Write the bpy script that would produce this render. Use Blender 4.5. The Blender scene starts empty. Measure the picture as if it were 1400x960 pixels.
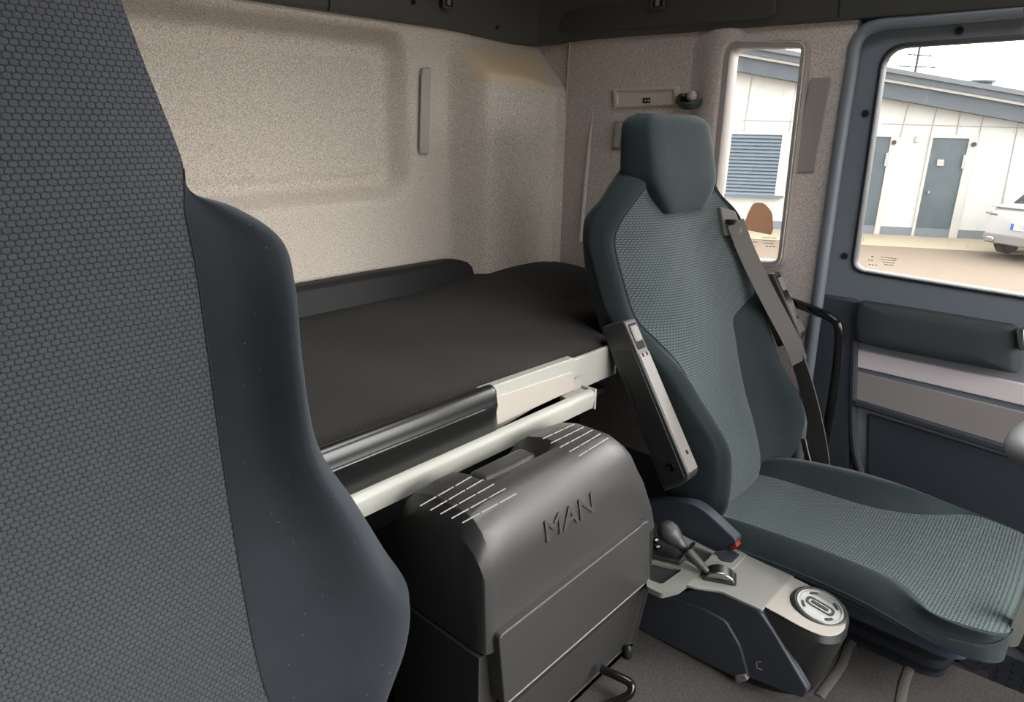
import bpy, math, random
from mathutils import Vector, Matrix
from mathutils.geometry import tessellate_polygon
random.seed(7)
C = bpy.context.scene.collection
sc = bpy.context.scene
ZC = 1.10                     # camera height above the cab carpet; heights below are written relative to it
PI = math.pi

# ------------------------------------------------------------------ camera
FPX = 944.0
yaw, pitch, roll = map(math.radians, (41.59, 18.33, 1.147))
fw = Vector((math.cos(pitch)*math.cos(yaw), math.cos(pitch)*math.sin(yaw), -math.sin(pitch)))
r0 = Vector((math.sin(yaw), -math.cos(yaw), 0)); u0 = r0.cross(fw)
rt = r0*math.cos(roll) + u0*math.sin(roll); up = rt.cross(fw)
cam_d = bpy.data.cameras.new('camera'); cam = bpy.data.objects.new('camera', cam_d); C.objects.link(cam)
m = Matrix((rt, up, -fw)).transposed().to_4x4(); m.translation = Vector((0, 0, ZC))
cam.matrix_world = m
cam_d.sensor_width = 36; cam_d.lens = FPX/1400*36; cam_d.clip_start = .02; cam_d.clip_end = 800
sc.camera = cam
def ray(px, py): return rt*((px-700)/FPX) - up*((py-480)/FPX) + fw
def onx(px, py, X): d = ray(px, py); return d*(X/d.x)
def ony(px, py, Y): d = ray(px, py); return d*(Y/d.y)
def onz(px, py, Z): d = ray(px, py); return d*(Z/d.z)

# ------------------------------------------------------------------ materials
def lin(c):
    c = c/255
    return c/12.92 if c <= .04045 else ((c+.055)/1.055)**2.4
def rgb(r, g, b): return (lin(r), lin(g), lin(b), 1)
class N:
    def __init__(s, name):
        s.m = bpy.data.materials.new(name); s.m.use_nodes = True
        s.t = s.m.node_tree; s.b = s.t.nodes['Principled BSDF']
    def n(s, ty, **k):
        x = s.t.nodes.new(ty)
        for a, b in k.items():
            if a in x.inputs.keys(): x.inputs[a].default_value = b
            else: setattr(x, a, b)
        return x
    def l(s, a, ao, b, bi): s.t.links.new(a.outputs[ao], b.inputs[bi])
    def coord(s): return s.n('ShaderNodeTexCoord')
def plain(name, col, rough=.5, metal=0., grain=0., gscale=900, spec=.5, sheen=0., mottle=0., mscale=8, coat=0.):
    q = N(name); q.b.inputs['Base Color'].default_value = col
    q.b.inputs['Roughness'].default_value = rough; q.b.inputs['Metallic'].default_value = metal
    q.b.inputs['Specular IOR Level'].default_value = spec
    if coat: q.b.inputs['Coat Weight'].default_value = coat
    if sheen:
        q.b.inputs['Sheen Weight'].default_value = sheen; q.b.inputs['Sheen Roughness'].default_value = .35
        q.b.inputs['Sheen Tint'].default_value = (.85, .93, .96, 1)
    tc = q.coord()
    if mottle:
        no = q.n('ShaderNodeTexNoise', Scale=mscale, Detail=5.0); q.l(tc, 'Object', no, 'Vector')
        mx = q.n('ShaderNodeMix', data_type='RGBA')
        mx.inputs[6].default_value = tuple(c*(1-mottle) for c in col[:3])+(1,)
        mx.inputs[7].default_value = tuple(min(1, c*(1+mottle)) for c in col[:3])+(1,)
        q.l(no, 'Fac', mx, 0); q.t.links.new(mx.outputs[2], q.b.inputs['Base Color'])
    if grain:
        no = q.n('ShaderNodeTexNoise', Scale=gscale, Detail=2.0); q.l(tc, 'Object', no, 'Vector')
        bu = q.n('ShaderNodeBump', Strength=grain, Distance=.002)
        q.l(no, 'Fac', bu, 'Height'); q.l(bu, 'Normal', q.b, 'Normal')
    return q.m
def weave(name, dark, light, axis, cw=.016, bump=.7, sheen=.25, ratio=.36):
    """jacquard cloth: rows of small offset cells, in the plane XZ (back) or XY (seat)"""
    q = N(name); tc = q.coord()
    sp = q.n('ShaderNodeSeparateXYZ'); q.l(tc, 'Object', sp, 0)
    def ma(op, a, b=0., c=0.):
        x = q.n('ShaderNodeMath', operation=op)
        for k, v in enumerate((a, b, c)):
            if isinstance(v, tuple): q.t.links.new(v[0].outputs[v[1]], x.inputs[k])
            else: x.inputs[k].default_value = v
        return (x, 0)
    vv = (sp, 'Z') if axis == 'Z' else ma('SUBTRACT', (sp, 'Y'), (sp, 'Z'))
    v = ma('DIVIDE', vv, cw*ratio); u = ma('DIVIDE', (sp, 'X'), cw*.5)
    row = ma('FLOOR', v); odd = ma('MODULO', ma('ABSOLUTE', row), 2.); u = ma('MULTIPLY_ADD', odd, .5, u)
    fu = ma('MULTIPLY_ADD', ma('FRACT', u), 2., -1.); fv = ma('MULTIPLY_ADD', ma('FRACT', v), 2., -1.)
    ra = ma('ADD', ma('POWER', ma('ABSOLUTE', fu), 2.6), ma('POWER', ma('ABSOLUTE', fv), 2.2))
    mrn = q.n('ShaderNodeMapRange', interpolation_type='SMOOTHSTEP'); mrn.inputs['From Min'].default_value = .25; mrn.inputs['From Max'].default_value = 1.25
    q.t.links.new(ra[0].outputs[0], mrn.inputs['Value'])
    ns = q.n('ShaderNodeTexNoise', Scale=1600.0, Detail=2.0); q.l(tc, 'Object', ns, 'Vector')
    ad = q.n('ShaderNodeMath', operation='MULTIPLY_ADD'); ad.inputs[1].default_value = .5
    q.l(ns, 'Fac', ad, 0)
    q.l(mrn, 0, ad, 2)
    mx = q.n('ShaderNodeMix', data_type='RGBA'); mx.inputs[6].default_value = light; mx.inputs[7].default_value = dark
    mm = q.n('ShaderNodeMath', operation='SUBTRACT', use_clamp=True); mm.inputs[1].default_value = .25; q.l(ad, 0, mm, 0)
    q.l(mm, 0, mx, 0); q.t.links.new(mx.outputs[2], q.b.inputs['Base Color'])
    bu = q.n('ShaderNodeBump', Strength=bump, Distance=.0015, invert=True); q.l(ad, 0, bu, 'Height'); q.l(bu, 'Normal', q.b, 'Normal')
    q.b.inputs['Roughness'].default_value = .85; q.b.inputs['Specular IOR Level'].default_value = .2
    q.b.inputs['Sheen Weight'].default_value = sheen; q.b.inputs['Sheen Roughness'].default_value = .4
    q.b.inputs['Sheen Tint'].default_value = (.85, .93, .96, 1)
    return q.m
def plush(name, col, sheen=.35):
    """short pile velour with lint specks"""
    q = N(name); tc = q.coord()
    no = q.n('ShaderNodeTexNoise', Scale=9.0, Detail=6.0, Roughness=.65); q.l(tc, 'Object', no, 'Vector')
    fi = q.n('ShaderNodeTexNoise', Scale=1400.0, Detail=1.0); q.l(tc, 'Object', fi, 'Vector')
    mx = q.n('ShaderNodeMix', data_type='RGBA')
    mx.inputs[6].default_value = tuple(c*.72 for c in col[:3])+(1,); mx.inputs[7].default_value = tuple(c*1.28 for c in col[:3])+(1,)
    q.l(no, 'Fac', mx, 0)
    m2 = q.n('ShaderNodeMix', data_type='RGBA', blend_type='MULTIPLY'); m2.inputs[0].default_value = .5
    q.t.links.new(mx.outputs[2], m2.inputs[6]); q.t.links.new(fi.outputs['Color'], m2.inputs[7])
    vo = q.n('ShaderNodeTexVoronoi', Scale=60.0); q.l(tc, 'Object', vo, 'Vector')
    lt = q.n('ShaderNodeMath', operation='LESS_THAN'); lt.inputs[1].default_value = .045; q.l(vo, 'Distance', lt, 0)
    ln = q.n('ShaderNodeMath', operation='MULTIPLY'); ln.inputs[1].default_value = .5; q.l(lt, 0, ln, 0)
    m3 = q.n('ShaderNodeMix', data_type='RGBA'); m3.inputs[7].default_value = (.3, .3, .3, 1)
    q.l(ln, 0, m3, 0); q.t.links.new(m2.outputs[2], m3.inputs[6]); q.t.links.new(m3.outputs[2], q.b.inputs['Base Color'])
    bu = q.n('ShaderNodeBump', Strength=.25, Distance=.001); q.l(fi, 'Fac', bu, 'Height'); q.l(bu, 'Normal', q.b, 'Normal')
    q.b.inputs['Roughness'].default_value = .9; q.b.inputs['Specular IOR Level'].default_value = .15
    q.b.inputs['Sheen Weight'].default_value = sheen; q.b.inputs['Sheen Roughness'].default_value = .35
    q.b.inputs['Sheen Tint'].default_value = (.82, .92, .95, 1)
    return q.m
def speckle(name, a, b, scale=420, bump=.15):
    q = N(name); tc = q.coord()
    no = q.n('ShaderNodeTexNoise', Scale=scale, Detail=2.5, Roughness=.6); q.l(tc, 'Object', no, 'Vector')
    cr = q.n('ShaderNodeValToRGB'); cr.color_ramp.elements[0].position = .36; cr.color_ramp.elements[1].position = .6
    cr.color_ramp.elements[0].color = a; cr.color_ramp.elements[1].color = b
    q.l(no, 'Fac', cr, 'Fac')
    bg = q.n('ShaderNodeTexNoise', Scale=3.0, Detail=3.0); q.l(tc, 'Object', bg, 'Vector')
    mx = q.n('ShaderNodeMix', data_type='RGBA', blend_type='MULTIPLY')
    mr = q.n('ShaderNodeMapRange'); mr.inputs['To Min'].default_value = .0; mr.inputs['To Max'].default_value = .25; q.l(bg, 'Fac', mr, 'Value')
    q.l(mr, 0, mx, 0); q.l(cr, 'Color', mx, 6); mx.inputs[7].default_value = (.9, .85, .78, 1)
    q.t.links.new(mx.outputs[2], q.b.inputs['Base Color'])
    bu = q.n('ShaderNodeBump', Strength=bump, Distance=.001); q.l(no, 'Fac', bu, 'Height'); q.l(bu, 'Normal', q.b, 'Normal')
    q.b.inputs['Roughness'].default_value = .9; q.b.inputs['Specular IOR Level'].default_value = .15
    return q.m
def glass(name, tint=(1, 1, 1, 1), dust=.04):
    q = N(name); t = q.t; t.nodes.remove(q.b); out = t.nodes['Material Output']
    tr = q.n('ShaderNodeBsdfTransparent'); tr.inputs[0].default_value = tint
    gl = q.n('ShaderNodeBsdfGlossy', Roughness=.02)
    di = q.n('ShaderNodeBsdfDiffuse'); di.inputs[0].default_value = (.8, .78, .74, 1)
    fr = q.n('ShaderNodeFresnel', IOR=1.45)
    m1 = q.n('ShaderNodeMixShader'); q.l(fr, 0, m1, 0); q.l(tr, 0, m1, 1); q.l(gl, 0, m1, 2)
    tc = q.coord(); no = q.n('ShaderNodeTexNoise', Scale=30.0, Detail=6.0, Roughness=.7); q.l(tc, 'Object', no, 'Vector')
    mr = q.n('ShaderNodeMapRange'); mr.inputs['From Min'].default_value = .35; mr.inputs['From Max'].default_value = .8
    mr.inputs['To Max'].default_value = dust*2; q.l(no, 'Fac', mr, 'Value')
    mp = q.n('ShaderNodeMapping'); mp.inputs['Scale'].default_value = (1, 150, 26); q.l(tc, 'Object', mp, 'Vector')
    n2 = q.n('ShaderNodeTexNoise', Scale=1.0, Detail=3.0); q.l(mp, 0, n2, 'Vector')
    m3 = q.n('ShaderNodeMapRange'); m3.inputs['From Min'].default_value = .66; m3.inputs['From Max'].default_value = .74; m3.inputs['To Max'].default_value = .16; q.l(n2, 'Fac', m3, 'Value')
    sm = q.n('ShaderNodeMath', operation='ADD'); q.l(mr, 0, sm, 0); q.l(m3, 0, sm, 1); mr = sm
    m2 = q.n('ShaderNodeMixShader'); q.l(mr, 0, m2, 0); q.l(m1, 0, m2, 1); q.l(di, 0, m2, 2)
    q.l(m2, 0, out, 'Surface')
    return q.m

M = {}
M['wall'] = speckle('speckled_felt_lining', rgb(154, 144, 133), rgb(218, 209, 197))
M['wall_side'] = speckle('speckled_felt_side_lightened', rgb(162, 150, 143), rgb(224, 212, 205))  # same felt, slightly pinker; lightened to make up for weak light on this wall
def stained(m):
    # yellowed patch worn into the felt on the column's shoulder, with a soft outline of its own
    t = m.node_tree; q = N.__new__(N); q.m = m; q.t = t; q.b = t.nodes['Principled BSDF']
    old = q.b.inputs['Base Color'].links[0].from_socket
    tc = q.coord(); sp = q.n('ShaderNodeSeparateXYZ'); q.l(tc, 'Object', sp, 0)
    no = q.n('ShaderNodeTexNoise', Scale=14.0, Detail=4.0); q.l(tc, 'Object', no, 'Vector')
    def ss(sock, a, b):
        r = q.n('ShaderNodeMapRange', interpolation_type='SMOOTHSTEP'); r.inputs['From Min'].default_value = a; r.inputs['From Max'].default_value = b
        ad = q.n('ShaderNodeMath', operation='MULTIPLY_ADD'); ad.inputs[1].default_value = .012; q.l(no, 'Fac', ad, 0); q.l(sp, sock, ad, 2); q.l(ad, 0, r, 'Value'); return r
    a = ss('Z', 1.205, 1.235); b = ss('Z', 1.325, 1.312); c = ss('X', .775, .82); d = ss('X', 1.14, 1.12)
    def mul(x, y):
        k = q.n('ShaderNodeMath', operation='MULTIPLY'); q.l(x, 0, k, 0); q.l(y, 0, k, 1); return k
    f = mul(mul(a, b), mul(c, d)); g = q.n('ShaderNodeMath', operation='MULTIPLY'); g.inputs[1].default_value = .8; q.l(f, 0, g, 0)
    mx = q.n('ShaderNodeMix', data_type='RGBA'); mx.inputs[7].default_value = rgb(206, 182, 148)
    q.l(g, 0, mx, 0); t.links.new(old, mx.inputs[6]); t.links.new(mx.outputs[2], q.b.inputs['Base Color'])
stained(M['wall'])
M['seam'] = plain('lining_seam', rgb(172, 160, 150), .7)
M['weave_back'] = weave('seat_weave_back', rgb(40, 48, 49), rgb(90, 100, 100), 'Z', cw=.016, ratio=.37)
M['weave_seat'] = weave('seat_weave_cushion', rgb(42, 52, 53), rgb(94, 107, 105), 'Y', cw=.0185, ratio=.34, bump=.9)
M['weave_pass'] = weave('passenger_seat_weave', rgb(54, 56, 60), rgb(68, 71, 76), 'Z', cw=.0165, sheen=.1, bump=.9)
M['plush'] = plush('teal_velour', rgb(56, 65, 67), .25)
M['plush_pass'] = plush('charcoal_velour', rgb(56, 60, 65), .15)
M['black'] = plain('black_plastic', rgb(40, 40, 40), .45, grain=.12)
M['black_soft'] = plain('black_grained_plastic', rgb(56, 55, 54), .38, grain=.22, gscale=700)
M['win_frame'] = plain('window_frame_grey', rgb(160, 153, 146), .5, grain=.1)
M['cover_grey'] = plain('cover_grey', rgb(150, 143, 139), .55, grain=.1)
M['strip_grey'] = plain('strip_grey', rgb(164, 163, 152), .5)
M['cup'] = plain('dark_green_grey', rgb(62, 66, 64), .35)
M['tray'] = plain('tray_plastic', rgb(206, 194, 180), .5)
M['shroud'] = plain('seat_shroud', rgb(78, 84, 104), .5, grain=.1)
M['rim_grey'] = plain('rim_grey', rgb(112, 113, 106), .5, grain=.2)
M['lid_disc'] = plain('lid_disc', rgb(150, 150, 148), .35, .5)
M['guard'] = plain('guard_plastic', rgb(20, 20, 20), .3)
M['bolster'] = plain('bolster_cover', rgb(18, 18, 18), .65, grain=.2)
M['black_gloss'] = plain('gloss_black', rgb(22, 22, 23), .18)
M['dark_trim'] = plain('roof_trim_plastic', rgb(70, 70, 66), .5, grain=.1)
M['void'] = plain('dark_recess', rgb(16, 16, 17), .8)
M['navy'] = plain('blue_black_plastic', rgb(58, 63, 71), .45, grain=.15)
M['lt_grey'] = plain('pale_grey_plastic', rgb(158, 158, 150), .42, mottle=.03)
M['warm_grey'] = plain('warm_grey_plastic', rgb(164, 157, 148), .5, mottle=.03)
M['mid_grey'] = plain('grey_plastic', rgb(128, 122, 118), .5, grain=.1)
M['silver'] = plain('satin_silver', rgb(142, 142, 136), .42, .3, mottle=.04)
M['champagne'] = plain('champagne_panel', rgb(158, 152, 143), .4, .3, grain=.06, gscale=1500)
M['chrome'] = plain('chrome', rgb(176, 176, 174), .22, 1.)
M['strip'] = plain('brushed_aluminium', rgb(244, 230, 232), .4, .05)
M['mattress'] = weave('mattress_cover', rgb(25, 24, 23), rgb(56, 53, 50), 'Y', cw=.007, bump=.4, sheen=.05)
M['rib'] = plain('worn_rib', rgb(132, 129, 126), .45)
M['door_up'] = plain('door_upper_plastic', rgb(136, 136, 142), .5, grain=.15)
M['door_lo'] = plain('door_lower_plastic', rgb(60, 64, 72), .55, grain=.15)
M['door_grey'] = plain('door_grey_panel', rgb(158, 150, 146), .55, grain=.1)
M['pad'] = plain('door_pad', rgb(62, 66, 68), .75, grain=.5, gscale=500)
M['frame_blue'] = plain('door_frame_plastic', rgb(118, 124, 132), .42, grain=.08)
M['rubber'] = plain('rubber_seal', rgb(38, 42, 48), .5)
M['carpet'] = plain('carpet', rgb(76, 73, 71), .95, grain=.8, gscale=330, mottle=.75, mscale=260, spec=.1)
M['carpet_edge'] = plain('carpet_binding', rgb(92, 86, 81), .9, grain=.5, gscale=500)
M['rubber_mat'] = plain('rubber_mat', rgb(30, 32, 40), .6)
M['belt'] = plain('belt_webbing', rgb(98, 94, 90), .7, grain=.4, gscale=800)
M['white'] = plain('white_print', rgb(230, 230, 226), .5)
M['red'] = plain('red_button', rgb(140, 30, 28), .4)
M['sticker'] = plain('brown_sticker', rgb(176, 142, 112), .8, mottle=.06, mscale=60)
def thin(name, col):
    q = N(name); t = q.t; q.b.inputs['Base Color'].default_value = col; q.b.inputs['Roughness'].default_value = .8
    tl = q.n('ShaderNodeBsdfTranslucent'); tl.inputs[0].default_value = col; m1 = q.n('ShaderNodeMixShader'); m1.inputs[0].default_value = .45
    q.l(q.b, 0, m1, 1); q.l(tl, 0, m1, 2); q.l(m1, 0, t.nodes['Material Output'], 'Surface'); return q.m
M['paper'] = thin('sticker_paper', rgb(196, 168, 146))
M['etch'] = plain('etched_print', rgb(110, 108, 98), .8)
M['leather'] = plain('wheel_leather', rgb(122, 123, 124), .75, grain=.4, gscale=450)
M['beige'] = plain('beige_plastic', rgb(178, 160, 140), .5)
M['glass'] = glass('cab_glass')
M['facade'] = plain('white_facade_panel', rgb(186, 185, 178), .7, mottle=.02, mscale=1)
M['jamb'] = plain('door_jamb', rgb(172, 169, 161), .7)
M['joint'] = plain('panel_joint', rgb(150, 148, 140), .7)
M['door_out'] = plain('grey_blue_door', rgb(70, 80, 84), .6, mottle=.12, mscale=6)
M['eave'] = plain('zinc_eave', rgb(72, 79, 85), .6, mottle=.2, mscale=3)
M['eave_lt'] = plain('eave_drip', rgb(186, 186, 178), .6)
M['roof_out'] = plain('roof_sheet', rgb(92, 96, 98), .6)
M['plinth'] = plain('grey_plinth', rgb(106, 110, 114), .8)
M['slat'] = plain('shutter_slat', rgb(84, 97, 108), .55)
M['paving'] = plain('pale_paving', rgb(130, 121, 101), .9, mottle=.06, mscale=2)
M['asphalt'] = plain('worn_asphalt', rgb(98, 87, 75), .9, mottle=.08, mscale=1.5, spec=.2)
M['car'] = plain('white_car_paint', rgb(178, 178, 175), .25, coat=.5)
M['car_glass'] = plain('car_glass', rgb(40, 46, 50), .1)
M['car_trim'] = plain('car_lower_trim', rgb(120, 116, 110), .6)
M['tyre'] = plain('tyre', rgb(34, 34, 34), .8)
M['lamp_red'] = plain('car_lamp', rgb(120, 96, 88), .25)
M['plate_blue'] = plain('plate_blue', rgb(50, 90, 180), .4)
M['vent'] = plain('blue_vent', rgb(44, 60, 68), .6)
M['hall'] = plain('blue_hall', rgb(88, 116, 130), .6)
M['pole'] = plain('weathered_pole', rgb(62, 58, 52), .8)

# ------------------------------------------------------------------ mesh building
def catmull(pts, n):
    """open Catmull-Rom through pts (tuples), n samples per span"""
    P = [Vector(p) for p in pts]; out = []
    for i in range(len(P)-1):
        a = P[i-1] if i else P[0]*2-P[1]; b, c = P[i], P[i+1]
        d = P[i+2] if i+2 < len(P) else P[-1]*2-P[-2]
        for k in range(n):
            t = k/n
            out.append(.5*((2*b)+(c-a)*t+(2*a-5*b+4*c-d)*t*t+(3*b-a-3*c+d)*t**3))
    out.append(P[-1].copy()); return out
def lerp_rows(rows, n):
    """smooth table interpolation: rows of equal-length tuples"""
    out = []
    L = len(rows[0])
    for i in range(len(rows)-1):
        a = rows[i-1] if i else tuple(2*x-y for x, y in zip(rows[0], rows[1])); b, c = rows[i], rows[i+1]
        d = rows[i+2] if i+2 < len(rows) else tuple(2*x-y for x, y in zip(rows[-1], rows[-2]))
        for k in range(n):
            t = k/n
            out.append(tuple(.5*(2*b[j]+(c[j]-a[j])*t+(2*a[j]-5*b[j]+4*c[j]-d[j])*t*t+(3*b[j]-a[j]-3*c[j]+d[j])*t**3) for j in range(L)))
    out.append(rows[-1]); return out
class MB:
    def __init__(s): s.v = []; s.f = []; s.mi = []
    def add(s, vs, fs, mi=0):
        o = len(s.v); s.v += [Vector(v) for v in vs]
        for f in fs: s.f.append([i+o for i in f]); s.mi.append(mi)
        return s
    def box(s, x0, x1, y0, y1, z0, z1, mi=0):
        vs = [(x, y, z) for z in (z0, z1) for y in (y0, y1) for x in (x0, x1)]
        return s.add(vs, [(0, 2, 3, 1), (4, 5, 7, 6), (0, 1, 5, 4), (2, 6, 7, 3), (0, 4, 6, 2), (1, 3, 7, 5)], mi)
    def prism(s, poly, off, holes=(), mi=0):
        """flat polygon (3D points) with holes, pushed along off"""
        off = Vector(off); loops = [[Vector(p) for p in poly]]+[[Vector(p) for p in h] for h in holes]
        fl = [p for l in loops for p in l]; n = len(fl)
        if holes: tri = [tuple(t) for t in tessellate_polygon(loops)]
        else: tri = [tuple(range(n))]
        fs = [t for t in tri]+[tuple(i+n for i in reversed(t)) for t in tri]
        b = 0
        for l in loops:
            k = len(l)
            for i in range(k):
                j = (i+1) % k; fs.append((b+i, b+j, b+j+n, b+i+n))
            b += k
        return s.add(fl+[p+off for p in fl], fs, mi)
    def loft(s, rings, caps=True, closed=True, mi=0):
        n = len(rings[0]); vs = [p for r in rings for p in r]; fs = []
        for a in range(len(rings)-1):
            for i in range(n if closed else n-1):
                j = (i+1) % n; fs.append((a*n+i, a*n+j, (a+1)*n+j, (a+1)*n+i))
        if caps:
            fs.append(tuple(reversed(range(n)))); b = (len(rings)-1)*n; fs.append(tuple(range(b, b+n)))
        return s.add(vs, fs, mi)
    def tube(s, path, r, n=12, mi=0):
        P = [Vector(p) for p in path]; R = r if isinstance(r, (list, tuple)) else [r]*len(P)
        t = (P[1]-P[0]).normalized(); a = t.orthogonal().normalized(); rings = []
        for i, p in enumerate(P):
            q = ((P[min(i+1, len(P)-1)]-P[max(i-1, 0)])).normalized()
            a = (a-q*a.dot(q)).normalized(); b = q.cross(a)
            rings.append([p+(a*math.cos(2*PI*k/n)+b*math.sin(2*PI*k/n))*R[i] for k in range(n)])
        return s.loft(rings, mi=mi)
    def lathe(s, prof, o, axis=(0, 0, 1), n=32, sx=1., mi=0):
        """profile [(radius, height)] turned about axis through o"""
        ax = Vector(axis).normalized(); a = ax.orthogonal().normalized(); b = ax.cross(a); o = Vector(o)
        return s.loft([[o+ax*h+(a*math.cos(2*PI*k/n)*sx+b*math.sin(2*PI*k/n))*max(r, 1e-4) for k in range(n)] for r, h in prof], mi=mi)
    def build(s, name, mat, parent=None, bevel=0, seg=2, smooth=35, loc=None, merge=False):
        me = bpy.data.meshes.new(name); base = Vector((0, 0, 0))
        root = parent
        org = Vector(loc) if loc is not None else None
        off = Vector((0, 0, ZC))
        wp = Vector((0, 0, 0)); p = parent
        while p is not None: wp += p.location; p = p.parent
        if org is None:
            if parent is None:
                xs = [v.x for v in s.v]; ys = [v.y for v in s.v]; zs = [v.z for v in s.v]
                org = Vector(((min(xs)+max(xs))/2, (min(ys)+max(ys))/2, min(zs)))+off
            else: org = wp
        else: org = org+off
        me.from_pydata([tuple(v+off-org) for v in s.v], [], s.f); me.validate()
        ms = mat if isinstance(mat, (list, tuple)) else [mat]
        for x in ms: me.materials.append(M[x] if isinstance(x, str) else x)
        if len(ms) > 1 and len(me.polygons) == len(s.mi):
            for p, i in zip(me.polygons, s.mi): p.material_index = i
        import bmesh
        bm = bmesh.new(); bm.from_mesh(me)
        if merge: bmesh.ops.remove_doubles(bm, verts=bm.verts, dist=1e-5)
        bmesh.ops.recalc_face_normals(bm, faces=bm.faces); bm.to_mesh(me); bm.free()
        me.polygons.foreach_set('use_smooth', [True]*len(me.polygons))
        me.set_sharp_from_angle(angle=math.radians(smooth))
        o = bpy.data.objects.new(name, me); C.objects.link(o)
        o.location = org-wp
        if parent is not None: o.parent = parent
        if bevel:
            b = o.modifiers.new('bevel', 'BEVEL'); b.width = bevel; b.segments = seg; b.limit_method = 'ANGLE'
            b.angle_limit = math.radians(35)
            b.harden_normals = False
        return o
def tag(o, label, cat, group=None):
    o['label'] = label; o['category'] = cat
    if group: o['group'] = group
    return o
def thing(name, loc, label, cat, group=None):
    o = bpy.data.objects.new(name, None); C.objects.link(o); o.location = Vector(loc)+Vector((0, 0, ZC))
    o.empty_display_size = .05
    return tag(o, label, cat, group)
def struct(o): o['kind'] = 'structure'; return o
def rounded(poly, r, n=6):
    """round the corners of a planar polygon of Vectors"""
    P = [Vector(p) for p in poly]; out = []
    for i, p in enumerate(P):
        a = P[i-1]-p; b = P[(i+1) % len(P)]-p; rr = min(r[i] if isinstance(r, (list, tuple)) else r, a.length*.49, b.length*.49)
        A = p+a.normalized()*rr; B = p+b.normalized()*rr
        for k in range(n+1):
            t = k/n; out.append(A*(1-t)**2+p*2*t*(1-t)+B*t*t)
    return out
def offset_poly(P, d, nrm):
    """push each vertex of a planar loop outward by d (nrm = plane normal, sign decides side)"""
    nrm = Vector(nrm); n = len(P); out = []
    for i in range(n):
        t = (P[(i+1) % n]-P[i-1]).normalized(); out.append(P[i]+t.cross(nrm)*d)
    return out
def text_mesh(txt, size, extrude, bevel=0., shear=0.):
    cu = bpy.data.curves.new('lettering', 'FONT'); cu.body = txt; cu.size = size; cu.extrude = extrude; cu.bevel_depth = bevel
    cu.shear = shear; cu.align_x = 'CENTER'; cu.align_y = 'CENTER'; cu.offset = .0
    ob = bpy.data.objects.new('lettering', cu); C.objects.link(ob)
    dg = bpy.context.evaluated_depsgraph_get(); me = bpy.data.meshes.new_from_object(ob.evaluated_get(dg))
    bpy.data.objects.remove(ob); bpy.data.curves.remove(cu)
    return me
def place_text(name, txt, size, ex, org, xdir, ydir, mat, parent, bevel=0., xs=1., bold=0.):
    me = text_mesh(txt, size, ex, bevel)
    X = Vector(xdir).normalized(); Yv = Vector(ydir).normalized(); Z = X.cross(Yv)
    mb = MB(); mb.add([Vector(org)+X*v.co.x*xs+Yv*v.co.y+Z*v.co.z for v in me.vertices], [tuple(p.vertices) for p in me.polygons])
    bpy.data.meshes.remove(me)
    return mb.build(name, mat, parent)
def sstep(a, b, x):
    t = max(0, min(1, (x-a)/(b-a))); return t*t*(3-2*t)

FLOOR = -1.10; YR = 1.65; XS = 1.97; TOP = .257
# ================================================================== setting
# ---- rear wall: moulded lining with a raised panel and a corner column
def rear_h(x, z):
    h = 0.
    # raised panel with rounded corners
    cx0, cx1, cz0, cz1 = -.6, 1.37, -.205, .22
    def rbox(m):
        r = .05; ax, bx, az, bz = cx0-m, cx1+m, cz0-m, cz1+m
        dx = max(ax+r-x, x-(bx-r), 0); dz = max(az+r-z, z-(bz-r), 0)
        ins = math.hypot(dx, dz)-r
        if dx == 0 and dz == 0: ins = -min(x-ax, bx-x, z-az, bz-z)
        return ins
    d = rbox(0)
    h -= .066*(1-sstep(-.028, .028, d))
    d2 = rbox(-.052)
    h += .008*(1-sstep(-.006, .006, d2))
    # corner column
    c = sstep(1.525, 1.605, x)
    ztop = .105+.03*sstep(1.95, 1.7, x)
    hc = .125*c
    hc *= 1-max(0, min(1, (z-ztop)/(.235-ztop)))
    hc += .012*math.exp(-((x-1.905)/.018)**2)*(1-sstep(.05, .14, z))
    h += hc
    # slight swell below the panel
    return h
nx, nz = 250, 100; x0, x1, z0, z1 = -.42, XS+.02, -1.10, TOP+.02
vs = []; fs = []; mi = []
zl = [z0+(z1-z0)*j/nz for j in range(nz+1)]
zl = [-1.1, -.9, -.7]+[-.55+(.01)*j for j in range(84)]
zl = [z for z in zl if z < z1]
for z in zl:
    for i in range(nx+1):
        x = x0+(x1-x0)*i/nx; vs.append((x, YR-rear_h(x, z), z))
w = nx+1
for j in range(len(zl)-1):
    for i in range(nx):
        fs.append((j*w+i, j*w+i+1, (j+1)*w+i+1, (j+1)*w+i))
        x = x0+(x1-x0)*(i+.5)/nx; z = (zl[j]+zl[j+1])/2
        zt = .105+.03*sstep(1.95, 1.7, x)
        mi.append(0)
b = MB(); b.v = [Vector(v) for v in vs]; b.f = fs; b.mi = mi
struct(b.build('wall_rear', ['wall'], smooth=60))
b = MB(); b.box(-.45, XS+.1, YR+.072, YR+.09, -1.42, .75); struct(b.build('trim_1', 'black'))  # outer cab skin behind the lining

# ---- side wall (driver side) with an opening for the small window
XW = XS
def pX(l, X=XW): return [onx(px, py, X) for px, py in l]
sw = rounded(pX([(1003, 62), (1108, 60), (1073, 361), (973, 357)]), [.035, .025, .03, .02])
door_edge = pX([(1176, 20), (1166, 70), (1150, 150), (1113, 410), (1085, 640)])
yd = [p.y for p in door_edge]
outer = [Vector((XW, 1.66, TOP+.02)), Vector((XW, door_edge[0].y, TOP+.02))]+door_edge[1:]+[Vector((XW, door_edge[-1].y, -1.40)), Vector((XW, 1.66, -1.40))]
b = MB(); b.prism(outer, (.03, 0, 0), holes=[sw]); struct(b.build('wall_right', 'wall_side', bevel=.004))
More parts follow.
